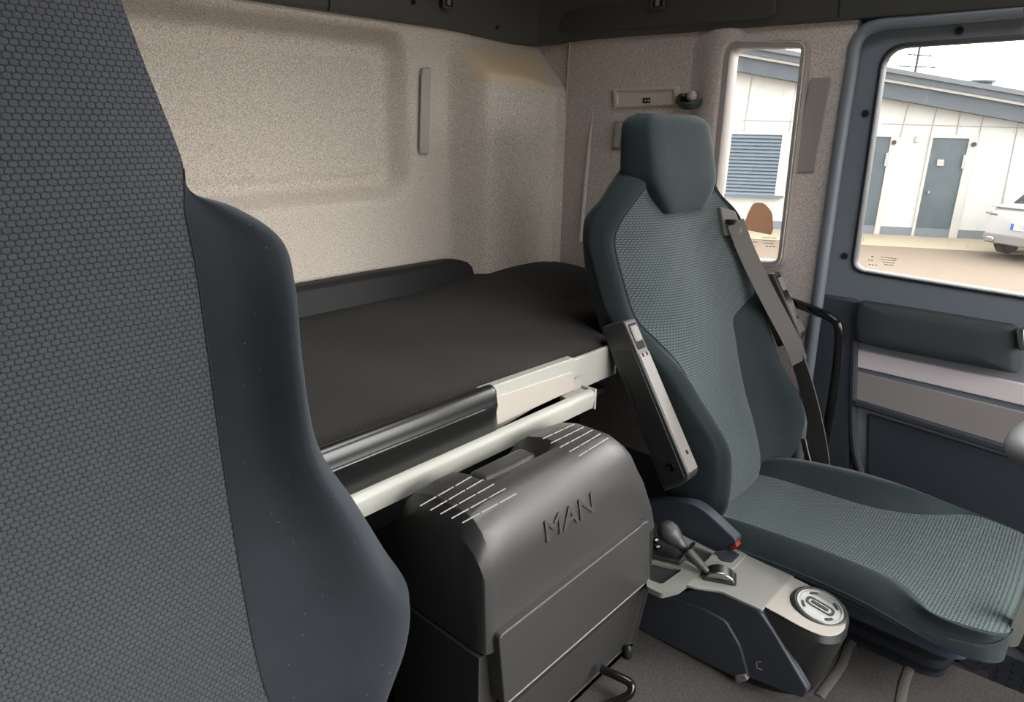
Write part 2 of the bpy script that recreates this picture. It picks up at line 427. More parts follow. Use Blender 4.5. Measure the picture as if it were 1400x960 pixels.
# seam bead between the two linings
b = MB(); b.tube([onx(779, 56, XW-.003), onx(770, 180, XW-.003), onx(761, 300, XW-.003), onx(754, 362, XW-.003)], .004, 8)
struct(b.build('trim_2', 'seam'))
# shallow pressed rib left of the seat
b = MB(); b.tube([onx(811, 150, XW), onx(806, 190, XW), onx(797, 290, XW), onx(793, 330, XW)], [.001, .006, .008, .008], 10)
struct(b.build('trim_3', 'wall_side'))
# small window: swelling surround, frame, glass
cen = sum(sw, Vector((0, 0, 0)))/len(sw)
def ring_at(d, X):
    out = []
    for i, p in enumerate(sw):
        t = (sw[(i+1) % len(sw)]-sw[i-1]).normalized(); nn = t.cross(Vector((1, 0, 0)))
        if nn.dot(p-cen) < 0: nn = -nn
        out.append(Vector((X, p.y, p.z))+nn*d)
    return out
win = thing('window_1', (XW, cen.y, cen.z), 'small', 'window'); del win['label']; del win['category']; win['kind'] = 'structure'
def lipring(d, X):   # deeper swell on the rear (headrest) side and along the top
    out = []
    for i, p in enumerate(ring_at(0, XW)):
        t = (sw[(i+1) % len(sw)]-sw[i-1]).normalized(); nn = t.cross(Vector((1, 0, 0)))
        if nn.dot(p-cen) < 0: nn = -nn
        k = max(0, nn.y)*1.0+max(0, nn.z)*max(0, min(1, (p.y-.80)/.14))*.28+.04
        out.append(Vector((X, p.y, p.z))+nn*d*k)
    return out
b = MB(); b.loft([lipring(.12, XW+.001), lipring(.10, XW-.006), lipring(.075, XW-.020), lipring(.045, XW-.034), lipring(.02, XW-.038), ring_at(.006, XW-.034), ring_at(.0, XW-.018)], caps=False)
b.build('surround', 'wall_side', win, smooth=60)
b = MB(); b.loft([ring_at(.007, XW-.036), ring_at(-.008, XW-.036), ring_at(-.011, XW-.030), ring_at(-.011, XW+.014), ring_at(.004, XW+.035), ring_at(.007, XW-.036)], caps=False)
b.build('window_frame', 'win_frame', win, smooth=40)
b = MB(); b.prism(ring_at(-.006, XW+.008), (.004, 0, 0)); b.build('pane', 'glass', win)
# ---- driver door
XD = 2.0
do = thing('door_1', (XD, .1, FLOOR), 'x', 'x'); del do['label']; del do['category']; do['kind'] = 'structure'
open_px = [(1211, 66), (1400, 50), (1650, 40), (1700, 440), (1400, 407.5), (1166, 369)]
gl = rounded(pX([(1208, 63), (1400, 49.5), (1700, 27), (1700, 453), (1400, 408), (1164, 370)], XD), [.055, .01, .05, .05, .01, .035])
ftop = onx(1180, 30, XD)
fo = [onx(1168, 34, XD), onx(1150, 130, XD), onx(1112, 410, XD), onx(1114, 425, XD)]
yb = gl[0].y
fr_out = [Vector((XD, .645, TOP+.01)), onx(1150, 130, XD), onx(1115, 400, XD), onx(1118, 405, XD), Vector((XD, -.62, onx(1400, 452, XD).z+.0)), Vector((XD, -.62, TOP+.01))]
fr_out = [Vector((XD, fr_out[0].y, TOP+.1)), fr_out[1], fr_out[2], Vector((XD, fr_out[2].y-.01, fr_out[2].z-.02)), Vector((XD, -.62, fr_out[2].z-.02)), Vector((XD, -.62, TOP+.1))]
fr_out = rounded(fr_out, [.07, .01, .01, .01, .01, .01])
b = MB(); b.prism(fr_out, (.04, 0, 0), holes=[gl]); b.build('window_frame', 'frame_blue', do, bevel=.006, seg=3)
b = MB()
gc = sum(gl, Vector())/len(gl)
def gring(d, X):
    out = []
    for i, p in enumerate(gl):
        t = (gl[(i+1) % len(gl)]-gl[i-1]).normalized(); nn = t.cross(Vector((1, 0, 0)))
        if nn.dot(p-gc) < 0: nn = -nn
        out.append(Vector((X, p.y, p.z))+nn*d)
    return out
b.loft([gring(.004, XD-.004), gring(-.003, XD-.006), gring(-.006, XD), gring(-.006, XD+.03), gring(.004, XD+.03), gring(.004, XD-.004)], caps=False)
b.build('window_seal', 'rubber', do)
b = MB(); b.prism(gring(-.002, XD+.022), (.004, 0, 0)); b.build('pane', 'glass', do)
# pillar seal tube running down the rear edge of the door opening
b = MB(); b.tube(catmull([onx(1400, 14, XD-.028), onx(1260, 27, XD-.028), onx(1200, 34, XD-.03), onx(1172, 55, XD-.03), onx(1162, 105, XD-.03), onx(1140, 250, XD-.03), onx(1120, 395, XD-.03), onx(1098, 560, XD-.03), onx(1085, 680, XD-.03)], 6), .016, 12)
b.build('door_seal', 'frame_blue', do)
# recessed bolts in the frame
for px, py in ((1184, 155), (1312, 42), (1155, 350)):
    q = b = MB(); p = onx(px, py, XD-.001)
    b.lathe([(.009, 0), (.009, .003), (.006, .004), (.0055, -.0005), (0, -.0005)], p, (-1, 0, 0), 20); b.build('bolt', 'rubber', do)
# door trim below the window
XI = XD-.005
def slab(name, pts, X, t, mat, bev, par=do, rad=None, seg=3):
    P = pX(pts, X)
    if rad: P = rounded(P, rad)
    b = MB(); b.prism(P, (t, 0, 0)); return b.build(name, mat, par, bevel=bev, seg=seg)
slab('sill_trim', [(1118, 398), (1165, 404), (1400, 441), (1700, 490), (1700, 1100), (1110, 760), (1105, 640)], XD+.004, .05, 'door_up', .004)
b = MB()   # lower door skin
b.prism([Vector((XD+.015, .62, -.45)), Vector((XD+.015, -.62, -.45)), Vector((XD+.015, -.62, -1.35)), Vector((XD+.015, .62, -1.35))], (.03, 0, 0)); b.build('door_skin', 'door_lo', do)
# vertical rounded border at the rear of the trim
P = catmull([onx(1130, 404, XI), onx(1165, 407, XI), onx(1170, 425, XI)], 4)
b = MB(); b.tube(catmull([onx(1172, 425, XI), onx(1168, 480, XI), onx(1166, 560, XI), onx(1168, 610, XI), onx(1176, 645, XI)], 5), .012, 10)
b.build('trim_border', 'door_lo', do)
slab('pillar_cover', [(1120, 402), (1172, 410), (1165, 520), (1160, 640), (1098, 660), (1104, 540)], XD-.012, .03, 'door_lo', .008)
# padded grip
P0 = [(1178, 410), (1240, 419), (1320, 432), (1386, 443), (1393, 448), (1396, 508), (1300, 490), (1220, 475), (1173, 464), (1172, 430)]
P = pX(P0, XD-.0); cenp = sum(P, Vector())/len(P)
def sc_ring(P, k, dx):
    c = sum(P, Vector())/len(P); return [Vector((c.x+dx, c.y+(p.y-c.y)*k, c.z+(p.z-c.z)*k)) for p in P]
P = rounded(P, .012, 4)
b = MB(); b.loft([sc_ring(P, 1, .01), sc_ring(P, 1, -.022), sc_ring(P, .975, -.034), sc_ring(P, .9, -.040), sc_ring(P, .5, -.042)]); b.build('padded_grip', 'pad', do, smooth=60)
slab('aluminium_strip', [(1172, 478), (1400, 526), (1700, 589), (1700, 628), (1400, 555), (1171, 502)], XD-.008, .02, 'strip', .002)
slab('strip_shadow_gap', [(1171, 502), (1400, 555), (1700, 628), (1700, 640), (1400, 564), (1170, 508)], XD-.002, .02, 'frame_blue', .001)
slab('grey_panel', [(1170, 508), (1400, 564), (1700, 640), (1700, 720), (1400, 618), (1167, 547)], XD-.006, .02, 'door_grey', .003)
slab('panel_ledge', [(1167, 547), (1400, 618), (1700, 720), (1700, 733), (1400, 628), (1167, 555)], XD-.022, .03, 'door_lo', .004)
slab('lower_pocket', [(1186, 566), (1400, 633), (1700, 738), (1700, 1100), (1250, 790), (1188, 680), (1184, 640)], XD-.006, .02, 'door_lo', .006)
slab('door_pull', [(1388, 452), (1402, 449), (1402, 480), (1392, 480)], XD-.05, .03, 'chrome', .005)
# etched marks on the panes (unreadable approval marks: rows of tiny strokes)
def marks(par, X, rows):
    b = MB()
    for (xa, xb, y, sl, k) in rows:
        for i in range(k):
            x = xa+(xb-xa)*(i+.2)/k; L = (xb-xa)/k*.62
            y1 = y+sl*(x-xa)
            P = pX([(x, y1), (x+L, y1+sl*L), (x+L, y1+sl*L+1.2), (x, y1+1.2)], X); b.prism(P, (.0006, 0, 0))
    b.build('approval_marks', 'etch', par)
marks(do, XD+.020, [(1204, 1228, 351, .1, 9), (1204, 1226, 354, .1, 7), (1206, 1224, 357.5, .1, 6), (1208, 1222, 361, .1, 4), (1186, 1194, 355, .1, 2), (1187, 1200, 361, .1, 3), (1190, 1195, 350, .1, 1)])
marks(win, XW+.006, [(1042, 1062, 324, .06, 7), (1042, 1060, 328, .06, 6), (1043, 1058, 332, .06, 5), (1046, 1060, 336, .06, 3), (1026, 1036, 330, .06, 3), (1028, 1034, 336, .06, 2)])

# ---- roof, overhead trim
b = MB(); b.prism([Vector((-.45, -.80, .74)), Vector((XS+.12, -.80, .74)), Vector((XS+.12, YR+.05, .74)), Vector((-.45, YR+.05, .74))], (0, 0, .04), holes=[rounded([Vector((.80, -.05, .74)), Vector((1.50, -.05, .74)), Vector((1.50, .60, .74)), Vector((.80, .60, .74))], .06)])
struct(b.build('ceiling', 'dark_trim'))   # unseen hatch opening added to let light in from above
def fascia(name, pts, mat='dark_trim'):
    """band of trim following the top of the linings: pts = plan polyline, leaning outward with height"""
    b = MB()
    rings = []
    for (x, y, nxn, nyn, zb) in pts:
        n = Vector((nxn, nyn, 0))
        p = Vector((x, y, 0))
        prof = [(.004, zb), (.020, zb+.002), (.026, zb+.012), (.030, zb+.06), (.060, zb+.13), (.16, zb+.30), (.30, .74), (0, .74), (-.03, zb)]
        rings.append([p+n*d+Vector((0, 0, z)) for d, z in prof])
    b.loft(rings); return struct(b.build(name, mat, smooth=40))
fascia('trim_4', [(-.42, YR, 0, -1, TOP), (1.52, YR, 0, -1, TOP), (1.60, YR, 0, -1, TOP-.003), (1.80, YR-.004, -.1, -1, TOP-.014), (1.92, YR-.03, -.7, -.7, TOP-.014), (XS-.002, 1.52, -1, -.1, TOP-.003), (XS, 1.40, -1, 0, TOP), (XS, .62, -1, 0, TOP), (XS+.01, -.55, -1, 0, TOP)])
for n_, q in enumerate((onx(752, 31, 1.925), ony(680, 38, 1.60), ony(566, 3, 1.615))):
    b = MB(); b.lathe([(.006, -.004), (.006, .003), (.003, .004), (0, .004)], q, (-.7, -.7, 0), 12); struct(b.build('trim_%d' % (11+n_), 'void'))
# joints in the overhead trim
for n_, (pa, pb) in enumerate(((ony(451, 0, 1.62), ony(450, 16, 1.622)), (onx(686, 12, 1.88), onx(674, 42, 1.88)), (onx(740, 30, 1.93), onx(741, 55, 1.94)), (onx(1148, 0, 1.94), onx(1146, 24, 1.942)))):
    b = MB(); b.tube([pa, pb], .0015, 6); struct(b.build('trim_%d' % (5+n_), 'void'))

# ---- unseen passenger side and front of the cab shell
b = MB(); XPS = -.46
wo = [Vector((XPS, 1.66, TOP+.5)), Vector((XPS, -.80, TOP+.5)), Vector((XPS, -.80, -1.4)), Vector((XPS, 1.66, -1.4))]
wh_ = rounded([Vector((XPS, .50, .17)), Vector((XPS, -.55, .20)), Vector((XPS, -.55, -.42)), Vector((XPS, .50, -.36))], .05)
b.prism(wo, (.04, 0, 0)); struct(b.build('wall_left', 'black'))  # door window left out to keep light from entering on this side
b = MB(); wf = [Vector((-.46, -.80, .78)), Vector((XS+.12, -.80, .78)), Vector((XS+.12, -.80, -1.4)), Vector((-.46, -.80, -1.4))]
wsh = rounded([Vector((.10, -.80, .30)), Vector((XS+.02, -.80, .30)), Vector((XS+.02, -.80, -.60)), Vector((.10, -.80, -.60))], .06)
b.prism(wf, (0, .04, 0), holes=[wsh]); struct(b.build('wall_front', 'black'))  # windshield opening stops short on the passenger side to hold back light
b = MB(); b.prism([Vector((XS+.10, .65, TOP+.05)), Vector((XS+.10, -.80, TOP+.05)), Vector((XS+.10, -.80, .78)), Vector((XS+.10, .65, .78))], (.03, 0, 0)); b.build
b.box(XS+.04, XS+.12, -.80, 1.70, TOP+.0, .78); struct(b.build('trim_9', 'dark_trim'))
b = MB(); b.box(XS+.05, XS+.10, -.80, -.60, -1.4, .78); struct(b.build('trim_10', 'dark_trim'))

# ---- floor
b = MB(); b.box(-.42, 1.50, -.5, YR+.02, FLOOR-.06, FLOOR-.005); b.box(1.50, XS+.08, -.6, .68, FLOOR-.28, FLOOR-.22); b.box(1.50, XS+.08, .67, YR+.02, FLOOR-.28, FLOOR-.005)
b.box(1.49, 1.50, -.5, YR, FLOOR-.25, FLOOR-.02)
struct(b.build('floor', 'black'))

# ================================================================== seats
def backrest_surface(cx, rows, nspan=7, nc=9):
    """rows: z, y0, then for each side (left, right): xs(seam), xr(ridge), pr(ridge protrusion), w, D(depth), cv(set-back of the seam).
    returns rings of a closed cross-section, with the number of columns of the woven centre per side"""
    R = lerp_rows([r if len(r) > 8 else r+r[2:] for r in rows], nspan); rings = []
    for r in R:
        z, y0 = r[:2]; sides = []
        for xs, xr, pr, w, D, cv in (r[2:8], r[8:14]):
            half = [(xs*k/nc, y0+cv*(k/nc)**2.5) for k in range(nc+1)]
            ys = y0+cv
            ctrl = [(xs, ys), ((xs+xr)/2, ys*.6+(y0-pr)*.4), (xr, y0-pr), (w-.006, y0-pr+.012+max(0, (w-xr))*.35), (w, y0-pr+.05), (w-.003, max(y0+D*.55, y0-pr+.06)), (w-.015, y0+D*.93), (w-.05, y0+D+.008), (w*.45, y0+D+.012)]
            half += [(p.x, p.y) for p in catmull([(a, c, 0) for a, c in ctrl], 5)[1:]]
            sides.append(half)
        full = [(-a, c) for a, c in reversed(sides[0])]+sides[1][1:]
        rings.append([Vector((cx+a, c, z)) for a, c in full])
    return rings, nc
def split_back(rings, nc, zlo_tex, ztop_tex=9):
    """two meshes that share an edge: the woven centre and the velour shell"""
    n = len(rings[0]); mid = (n-1)//2
    tex, sh = MB(), MB()
    V = [p for r in rings for p in r]
    tf, sf = [], []
    for a in range(len(rings)-1):
        for i in range(n):
            j = (i+1) % n; f = (a*n+i, a*n+j, (a+1)*n+j, (a+1)*n+i)
            zc = (rings[a][0].z+rings[a+1][0].z)/2
            k = min(abs(i-mid), abs(i+1-mid)) if i < n-1 else 99
            (tf if k < nc else sf).append(f)
    sf.append(tuple(reversed(range(n)))); b0 = (len(rings)-1)*n; sf.append(tuple(range(b0, b0+n)))
    def sub(fs):
        used = sorted({i for f in fs for i in f}); mp = {u: k for k, u in enumerate(used)}
        b = MB(); b.add([V[u] for u in used], [[mp[i] for i in f] for f in fs]); return b
    return sub(tf), sub(sf)
def piping(rings, nc, side, lo, hi, r=.0022):
    n = len(rings[0]); mid = (n-1)//2; b = MB()
    b.tube([rings[k][mid+side*nc]+Vector((0, -.0003, 0)) for k in range(lo, hi)], r, 6); return b

def cushion(cx, rows, par, tex_mat, plush_mat):
    """rows along y: y, zc, zf(side foot), then per side (left, right): xs(seam), hx(bolster crest), hump, w"""
    R = lerp_rows(rows, 6); rings = []; nc = 10
    for r in R:
        y, zc, zf = r[:3]; sides = []
        for xs, hx, hp, w in (r[3:7], r[7:11]):
            half = [(xs*k/nc, zc-(.004*(1-(k/nc)**2))) for k in range(nc+1)]
            ctrl = [(xs, zc), ((xs+hx)/2, zc+hp*.7), (hx, zc+hp), (w-.012, zc+hp-.022), (w, zc+hp-.055), (w-.004, zc*.4+zf*.6), (w-.012, zf+.010), (w-.04, zf), (w*.4, zf)]
            sides.append(half+[(p.x, p.y) for p in catmull([(a, c, 0) for a, c in ctrl], 4)[1:]])
        full = [(-a, c) for a, c in reversed(sides[0])]+sides[1][1:]
        rings.append([Vector((cx+a, y, c)) for a, c in full])
    t, s = split_back(rings, nc, 0)
    o1 = s.build('seat_cushion', plush_mat, par, smooth=50)
    o2 = t.build('woven_seat_panel', tex_mat, par, smooth=60)
    # welt along the side
    for sd in (-1, 1):
        n = len(rings[0]); mid = (n-1)//2; k = nc+15
        b = MB(); b.tube([r[mid+sd*k] for r in rings[4:-6]], .0025, 6); b.build('welt', 'belt' if False else plush_mat, par)
    return rings

# ---- driver seat (far, right)
DX = 1.585
ds = thing('truck_seat', (DX, .40, FLOOR), 'dark teal driver seat with folded armrest and headrest, beside the gear console and far door', 'seat')
drow = [(-0.93, 0.59, 0.11, 0.165, 0.0, 0.185, 0.13, 0.01, 0.1, 0.15, 0.0, 0.165, 0.14, 0.012),
        (-0.88, 0.588, 0.12, 0.195, 0.018, 0.208, 0.13, 0.01, 0.12, 0.17, 0.02, 0.2, 0.15, 0.018),
        (-0.83, 0.598, 0.135, 0.2, 0.045, 0.218, 0.135, 0.01, 0.125, 0.2, 0.05, 0.242, 0.16, 0.018),
        (-0.75, 0.628, 0.145, 0.2, 0.074, 0.222, 0.15, 0.01, 0.128, 0.219, 0.083, 0.266, 0.165, 0.018),
        (-0.68, 0.66, 0.15, 0.2, 0.088, 0.222, 0.155, 0.006, 0.13, 0.214, 0.088, 0.266, 0.165, 0.018),
        (-0.6, 0.693, 0.155, 0.195, 0.046, 0.22, 0.165, 0.0, 0.14, 0.214, 0.063, 0.264, 0.165, 0.018),
        (-0.54, 0.716, 0.165, 0.195, 0.01, 0.22, 0.175, 0.012, 0.148, 0.219, 0.053, 0.264, 0.165, 0.016),
        (-0.49, 0.736, 0.185, 0.205, -0.045, 0.226, 0.194, 0.04, 0.155, 0.218, 0.052, 0.259, 0.165, 0.012),
        (-0.455, 0.752, 0.195, 0.212, -0.075, 0.228, 0.196, 0.07, 0.21, 0.23, 0.057, 0.256, 0.165, -0.01),
        (-0.42, 0.768, 0.2, 0.215, -0.086, 0.228, 0.199, 0.08, 0.238, 0.242, 0.057, 0.254, 0.165, -0.035),
        (-0.34, 0.8, 0.203, 0.214, -0.088, 0.227, 0.194, 0.082, 0.228, 0.234, 0.056, 0.246, 0.165, -0.04),
        (-0.265, 0.828, 0.203, 0.213, -0.086, 0.226, 0.179, 0.08, 0.226, 0.232, 0.05, 0.244, 0.15, -0.035),
        (-0.215, 0.843, 0.19, 0.2, -0.062, 0.216, 0.164, 0.058, 0.205, 0.212, 0.043, 0.226, 0.14, -0.03),
        (-0.17, 0.855, 0.165, 0.178, -0.03, 0.195, 0.125, 0.028, 0.17, 0.178, 0.02, 0.188, 0.12, -0.015),
        (-0.135, 0.862, 0.14, 0.152, -0.012, 0.168, 0.11, 0.01, 0.14, 0.15, 0.015, 0.158, 0.11, -0.01),
        (-0.105, 0.868, 0.11, 0.12, -0.006, 0.135, 0.1, 0.006, 0.11, 0.12, 0.008, 0.13, 0.1, -0.005)]
rings, nc = backrest_surface(DX, drow)
t, s = split_back(rings, nc, 0)
s.build('backrest', 'plush', ds, smooth=60); t.build('woven_back_panel', 'weave_back', ds, smooth=60)
for sd in (-1, 1):
    piping(rings, nc, sd, 2, len(rings)-1).build('piping', 'plush', ds)
# headrest
hr = [(-.205, .842, .088, .10), (-.195, .832, .10, .115), (-.135, .832, .150, .132), (-.07, .848, .154, .122), (-.01, .864, .150, .108), (.012, .874, .138, .095), (.026, .892, .108, .06)]
rr = []
for z, y, w_, d in lerp_rows(hr, 6):
    ring = []
    for k in range(40):
        a = 2*PI*k/40; ca, sa = math.cos(a), math.sin(a); e = .26 if sa < 0 else .5
        ring.append(Vector((DX+.008+w_*math.copysign(abs(ca)**e, ca), y+d/2+d/2*math.copysign(abs(sa)**e, sa), z)))
    rr.append(ring)
b = MB(); b.loft(rr); b.build('headrest', 'plush', ds, smooth=60)
# seat cushion
crow = [(.63, -.888, -.925, .155, .195, .0, .22, .10, .15, .015, .22), (.56, -.872, -.925, .165, .20, .012, .232, .095, .16, .03, .232), (.42, -.867, -.925, .170, .205, .022, .241, .098, .165, .042, .241), (.32, -.865, -.924, .168, .206, .024, .245, .105, .175, .042, .245), (.24, -.863, -.924, .160, .208, .02, .247, .135, .195, .032, .247), (.19, -.862, -.924, .172, .214, .012, .247, .175, .215, .018, .247), (.15, -.862, -.924, .205, .228, .005, .247, .215, .232, .006, .247),
        (.12, -.862, -.923, .230, .238, .001, .247, .230, .238, .001, .247), (.075, -.864, -.917, .226, .233, -.002, .241, .230, .237, -.002, .245), (.035, -.866, -.908, .212, .219, -.003, .228, .224, .231, -.003, .239), (.014, -.871, -.897, .192, .199, -.003, .208, .21, .217, -.003, .226), (.004, -.876, -.888, .172, .180, -.002, .188, .195, .202, -.002, .21), (.0, -.880, -.884, .155, .163, -.001, .171, .18, .188, -.001, .196)]
cr = cushion(DX-.010, crow, ds, 'weave_seat', 'plush')
# under-seat shroud, bellows and slide rails
b = MB(); P = rounded([Vector((DX-.185, .56, 0)), Vector((DX-.185, .05, 0)), Vector((DX+.185, .05, 0)), Vector((DX+.185, .56, 0))], .06)
b.loft([[Vector((p.x, p.y, -.92)) for p in P], [Vector((p.x, p.y, -.985)) for p in P], [Vector((DX+.02+(p.x-DX)*.90, .30+(p.y-.30)*.94, -1.0)) for p in P]]); b.build('shroud', 'shroud', ds)
b = MB(); rg = []
for k in range(9):
    f = .84-.02*(k % 2)-.010*k; z = -.998-.018*k
    rg.append([Vector((DX+.03+(p.x-DX)*f, .30+(p.y-.30)*(f+.08), z)) for p in P])
b.loft(rg); b.build('bellows', 'rubber', ds, smooth=20)
for sx in (-.06, .13):
    b = MB(); b.box(DX+sx-.025, DX+sx+.025, .02, .6, FLOOR-.222, FLOOR-.11); b.build('slide_rail', 'black', ds, bevel=.004)
b = MB(); b.tube(catmull([(DX-.15, .07, -1.0), (DX-.10, .035, -1.03), (DX+.06, .03, -1.03), (DX+.14, .07, -1.0)], 6), .006, 10); b.build('release_bar', 'black_gloss', ds)
# pale levers on the front edge
lv = [onx(1392, 800, 1.46), onx(1400, 838, 1.46)]
P = [onx(1401, 812, 1.42), onx(1404, 858, 1.42), onx(1392, 884, 1.42), onx(1380, 886, 1.42), onx(1376, 872, 1.42), onx(1390, 838, 1.42)]
b = MB(); b.prism(rounded(P, .005), (.03, 0, 0)); b.build('tilt_lever', 'lt_grey', ds, bevel=.003)
# side valance with the buckle
P = rounded(pX([(868, 688), (905, 684), (945, 688), (962, 697), (1006, 738), (1004, 752), (985, 762), (868, 780)], 1.318), [.01, .03, .02, .02, .006, .006, .01, .01])
b = MB(); b.prism(P, (.03, 0, 0)); o = b.build('side_valance', 'navy', ds, bevel=.01, seg=3)
P = pX([(996, 749), (1005, 743), (1008, 748), (1003, 752)], 1.314); b = MB(); b.prism(P, (.02, 0, 0)); b.build('buckle_button', 'red', o, bevel=.001)
# folded armrests
def armrest(x0, x1, outer, flip):
    q = [onx(822, 447, 1.30), onx(853, 438, 1.30), onx(944, 655, 1.30), onx(930, 664, 1.30), onx(908, 672, 1.30)]
    q = [Vector((0, p.y, p.z)) for p in q]
    if flip: q = [p+Vector((0, -.108, .045)) for p in q]; q = [q[0], q[1], q[1].lerp(q[2], .5), q[1].lerp(q[3], .5), q[0].lerp(q[4], .5)]
    a = thing('armrest', (0, 0, 0), 'x', 'x'); bpy.data.objects.remove(a)
    b = MB(); b.prism(rounded([Vector((x0, p.y, p.z)) for p in q], [.012, .012, .02, .01, .006]), (x1-x0, 0, 0)); body = b.build('armrest', 'black_soft', ds, bevel=.006, seg=3)
    ax = (q[2]-q[1]).normalized(); nn = Vector((0, ax.z, -ax.y))
    if nn.y > 0: nn = -nn
    f0 = q[1]
    def strip(u0, u1, v0, v1, lift, name, mat, par, t=.004, bev=.0015):
        xs0, xs1 = x0+(x1-x0)*v0, x0+(x1-x0)*v1
        pts = [Vector((xs0, 0, 0))+f0+ax*u0+nn*lift, Vector((xs1, 0, 0))+f0+ax*u0+nn*lift, Vector((xs1, 0, 0))+f0+ax*u1+nn*lift, Vector((xs0, 0, 0))+f0+ax*u1+nn*lift]
        b = MB(); b.prism(pts, -nn*t); return b.build(name, mat, par, bevel=bev)
    L = (q[2]-q[1]).length
    strip(.012, .075, .18, .86, .0012, 'latch_recess', 'void', body)
    g = strip(.018, .056, .24, .80, .003, 'latch_grip', 'warm_grey', body, .006)
    for k in range(5): strip(.019, .055, .27+.105*k, .30+.105*k, .0045, 'grip_rib', 'lt_grey', g, .003, 0)
    strip(.085, L-.012, .10, .96, .0014, 'pad_strip', 'warm_grey' if False else 'mid_grey', body)
    strip(.085, .094, .28, .44, .0022, 'screw_hole', 'void', body); strip(.085, .094, .62, .78, .0022, 'screw_hole', 'void', body)
    strip(L-.06, L-.05, .5, .7, .0022, 'screw_hole', 'void', body)
    # side cover plate and adjusting knob
    if outer:
        P = [Vector((x0-.0015, p.y, p.z)) for p in (onx(842, 480, 1.30), onx(866, 478, 1.30), onx(938, 655, 1.30), onx(910, 664, 1.30))]
        b = MB(); b.prism(rounded(P, .006), (.006, 0, 0)); b.build('side_cover', 'black', body, bevel=.001)
        c = onx(918, 638, 1.298)
        b = MB(); b.lathe([(.0105, 0), (.0105, .003), (.008, .004), (.007, .001), (0, .001)], (x0-.001, c.y, c.z), (-1, 0, 0), 24); b.build('height_knob', 'black_gloss', body)
armrest(1.298, 1.345, True, False)
armrest(1.868, 1.912, False, True)
# belt guide, belt, buckle straps, steel cable spring
ga = [onx(985, 283, 1.735), onx(1006, 289, 1.75), onx(1016, 318, 1.76), onx(991, 323, 1.74)]
b = MB(); b.prism(rounded(ga, .006), (.01, .02, 0)); gd = b.build('belt_guide', 'cover_grey', ds, bevel=.002)
c = (ga[0]+ga[1]+ga[2]+ga[3])/4
b = MB(); b.box(c.x-.013, c.x+.012, c.y-.013, c.y+.01, c.z-.006, c.z+.006); b.build('belt_slot', 'void', gd, bevel=.002)
def ribbon(path, wd, wvec, t=.0016):
    b = MB(); R = []
    for i, p in enumerate(path):
        p = Vector(p); tg = (Vector(path[min(i+1, len(path)-1)])-Vector(path[max(i-1, 0)])).normalized()
        wv = Vector(wvec[i]) if isinstance(wvec, list) else Vector(wvec); wv = (wv-tg*wv.dot(tg)).normalized(); nn = tg.cross(wv)
        R.append([p+wv*wd/2+nn*t, p-wv*wd/2+nn*t, p-wv*wd/2-nn*t, p+wv*wd/2-nn*t])
    return b.loft(R)
path = catmull([c+Vector((.0, -.012, 0)), onx(1021, 345, 1.775), onx(1050, 405, 1.79), onx(1082, 466, 1.82), onx(1093, 495, 1.845)], 6)
ribbon(path, .046, [(path[min(k+1, len(path)-1)]-path[max(k-1, 0)]).cross(Vector((-.72, -.66, .2))) for k in range(len(path))]).build('seat_belt', 'belt', ds)
path = catmull([onx(1082, 466, 1.855), onx(1100, 520, 1.87), onx(1114, 575, 1.88), onx(1122, 620, 1.885), onx(1124, 650, 1.885)], 6)
ribbon(path, .055, [(.35, .9, .1)]*len(path)).build('lap_belt', 'belt', ds)
path = catmull([onx(1098, 600, 1.85), onx(1103, 622, 1.85), onx(1112, 650, 1.85)], 4)
ribbon(path, .022, (.5, .8, 0)).build('anchor_strap', 'mid_grey', ds)
b = MB(); sp = []
p0, p1 = onx(1082, 443, 1.87), onx(1089, 480, 1.87)
for k in range(73):
    t_ = k/72; a = t_*9*2*PI; sp.append(p0.lerp(p1, t_)+Vector((.0045*math.cos(a), .0045*math.sin(a), 0)))
b.tube(sp, .0012, 6); b.build('cable_spring', 'chrome', ds)
b = MB(); b.tube([onx(1088, 474, 1.87), onx(1096, 492, 1.87)], .005, 10); b.build('cable_end', 'black_gloss', ds)

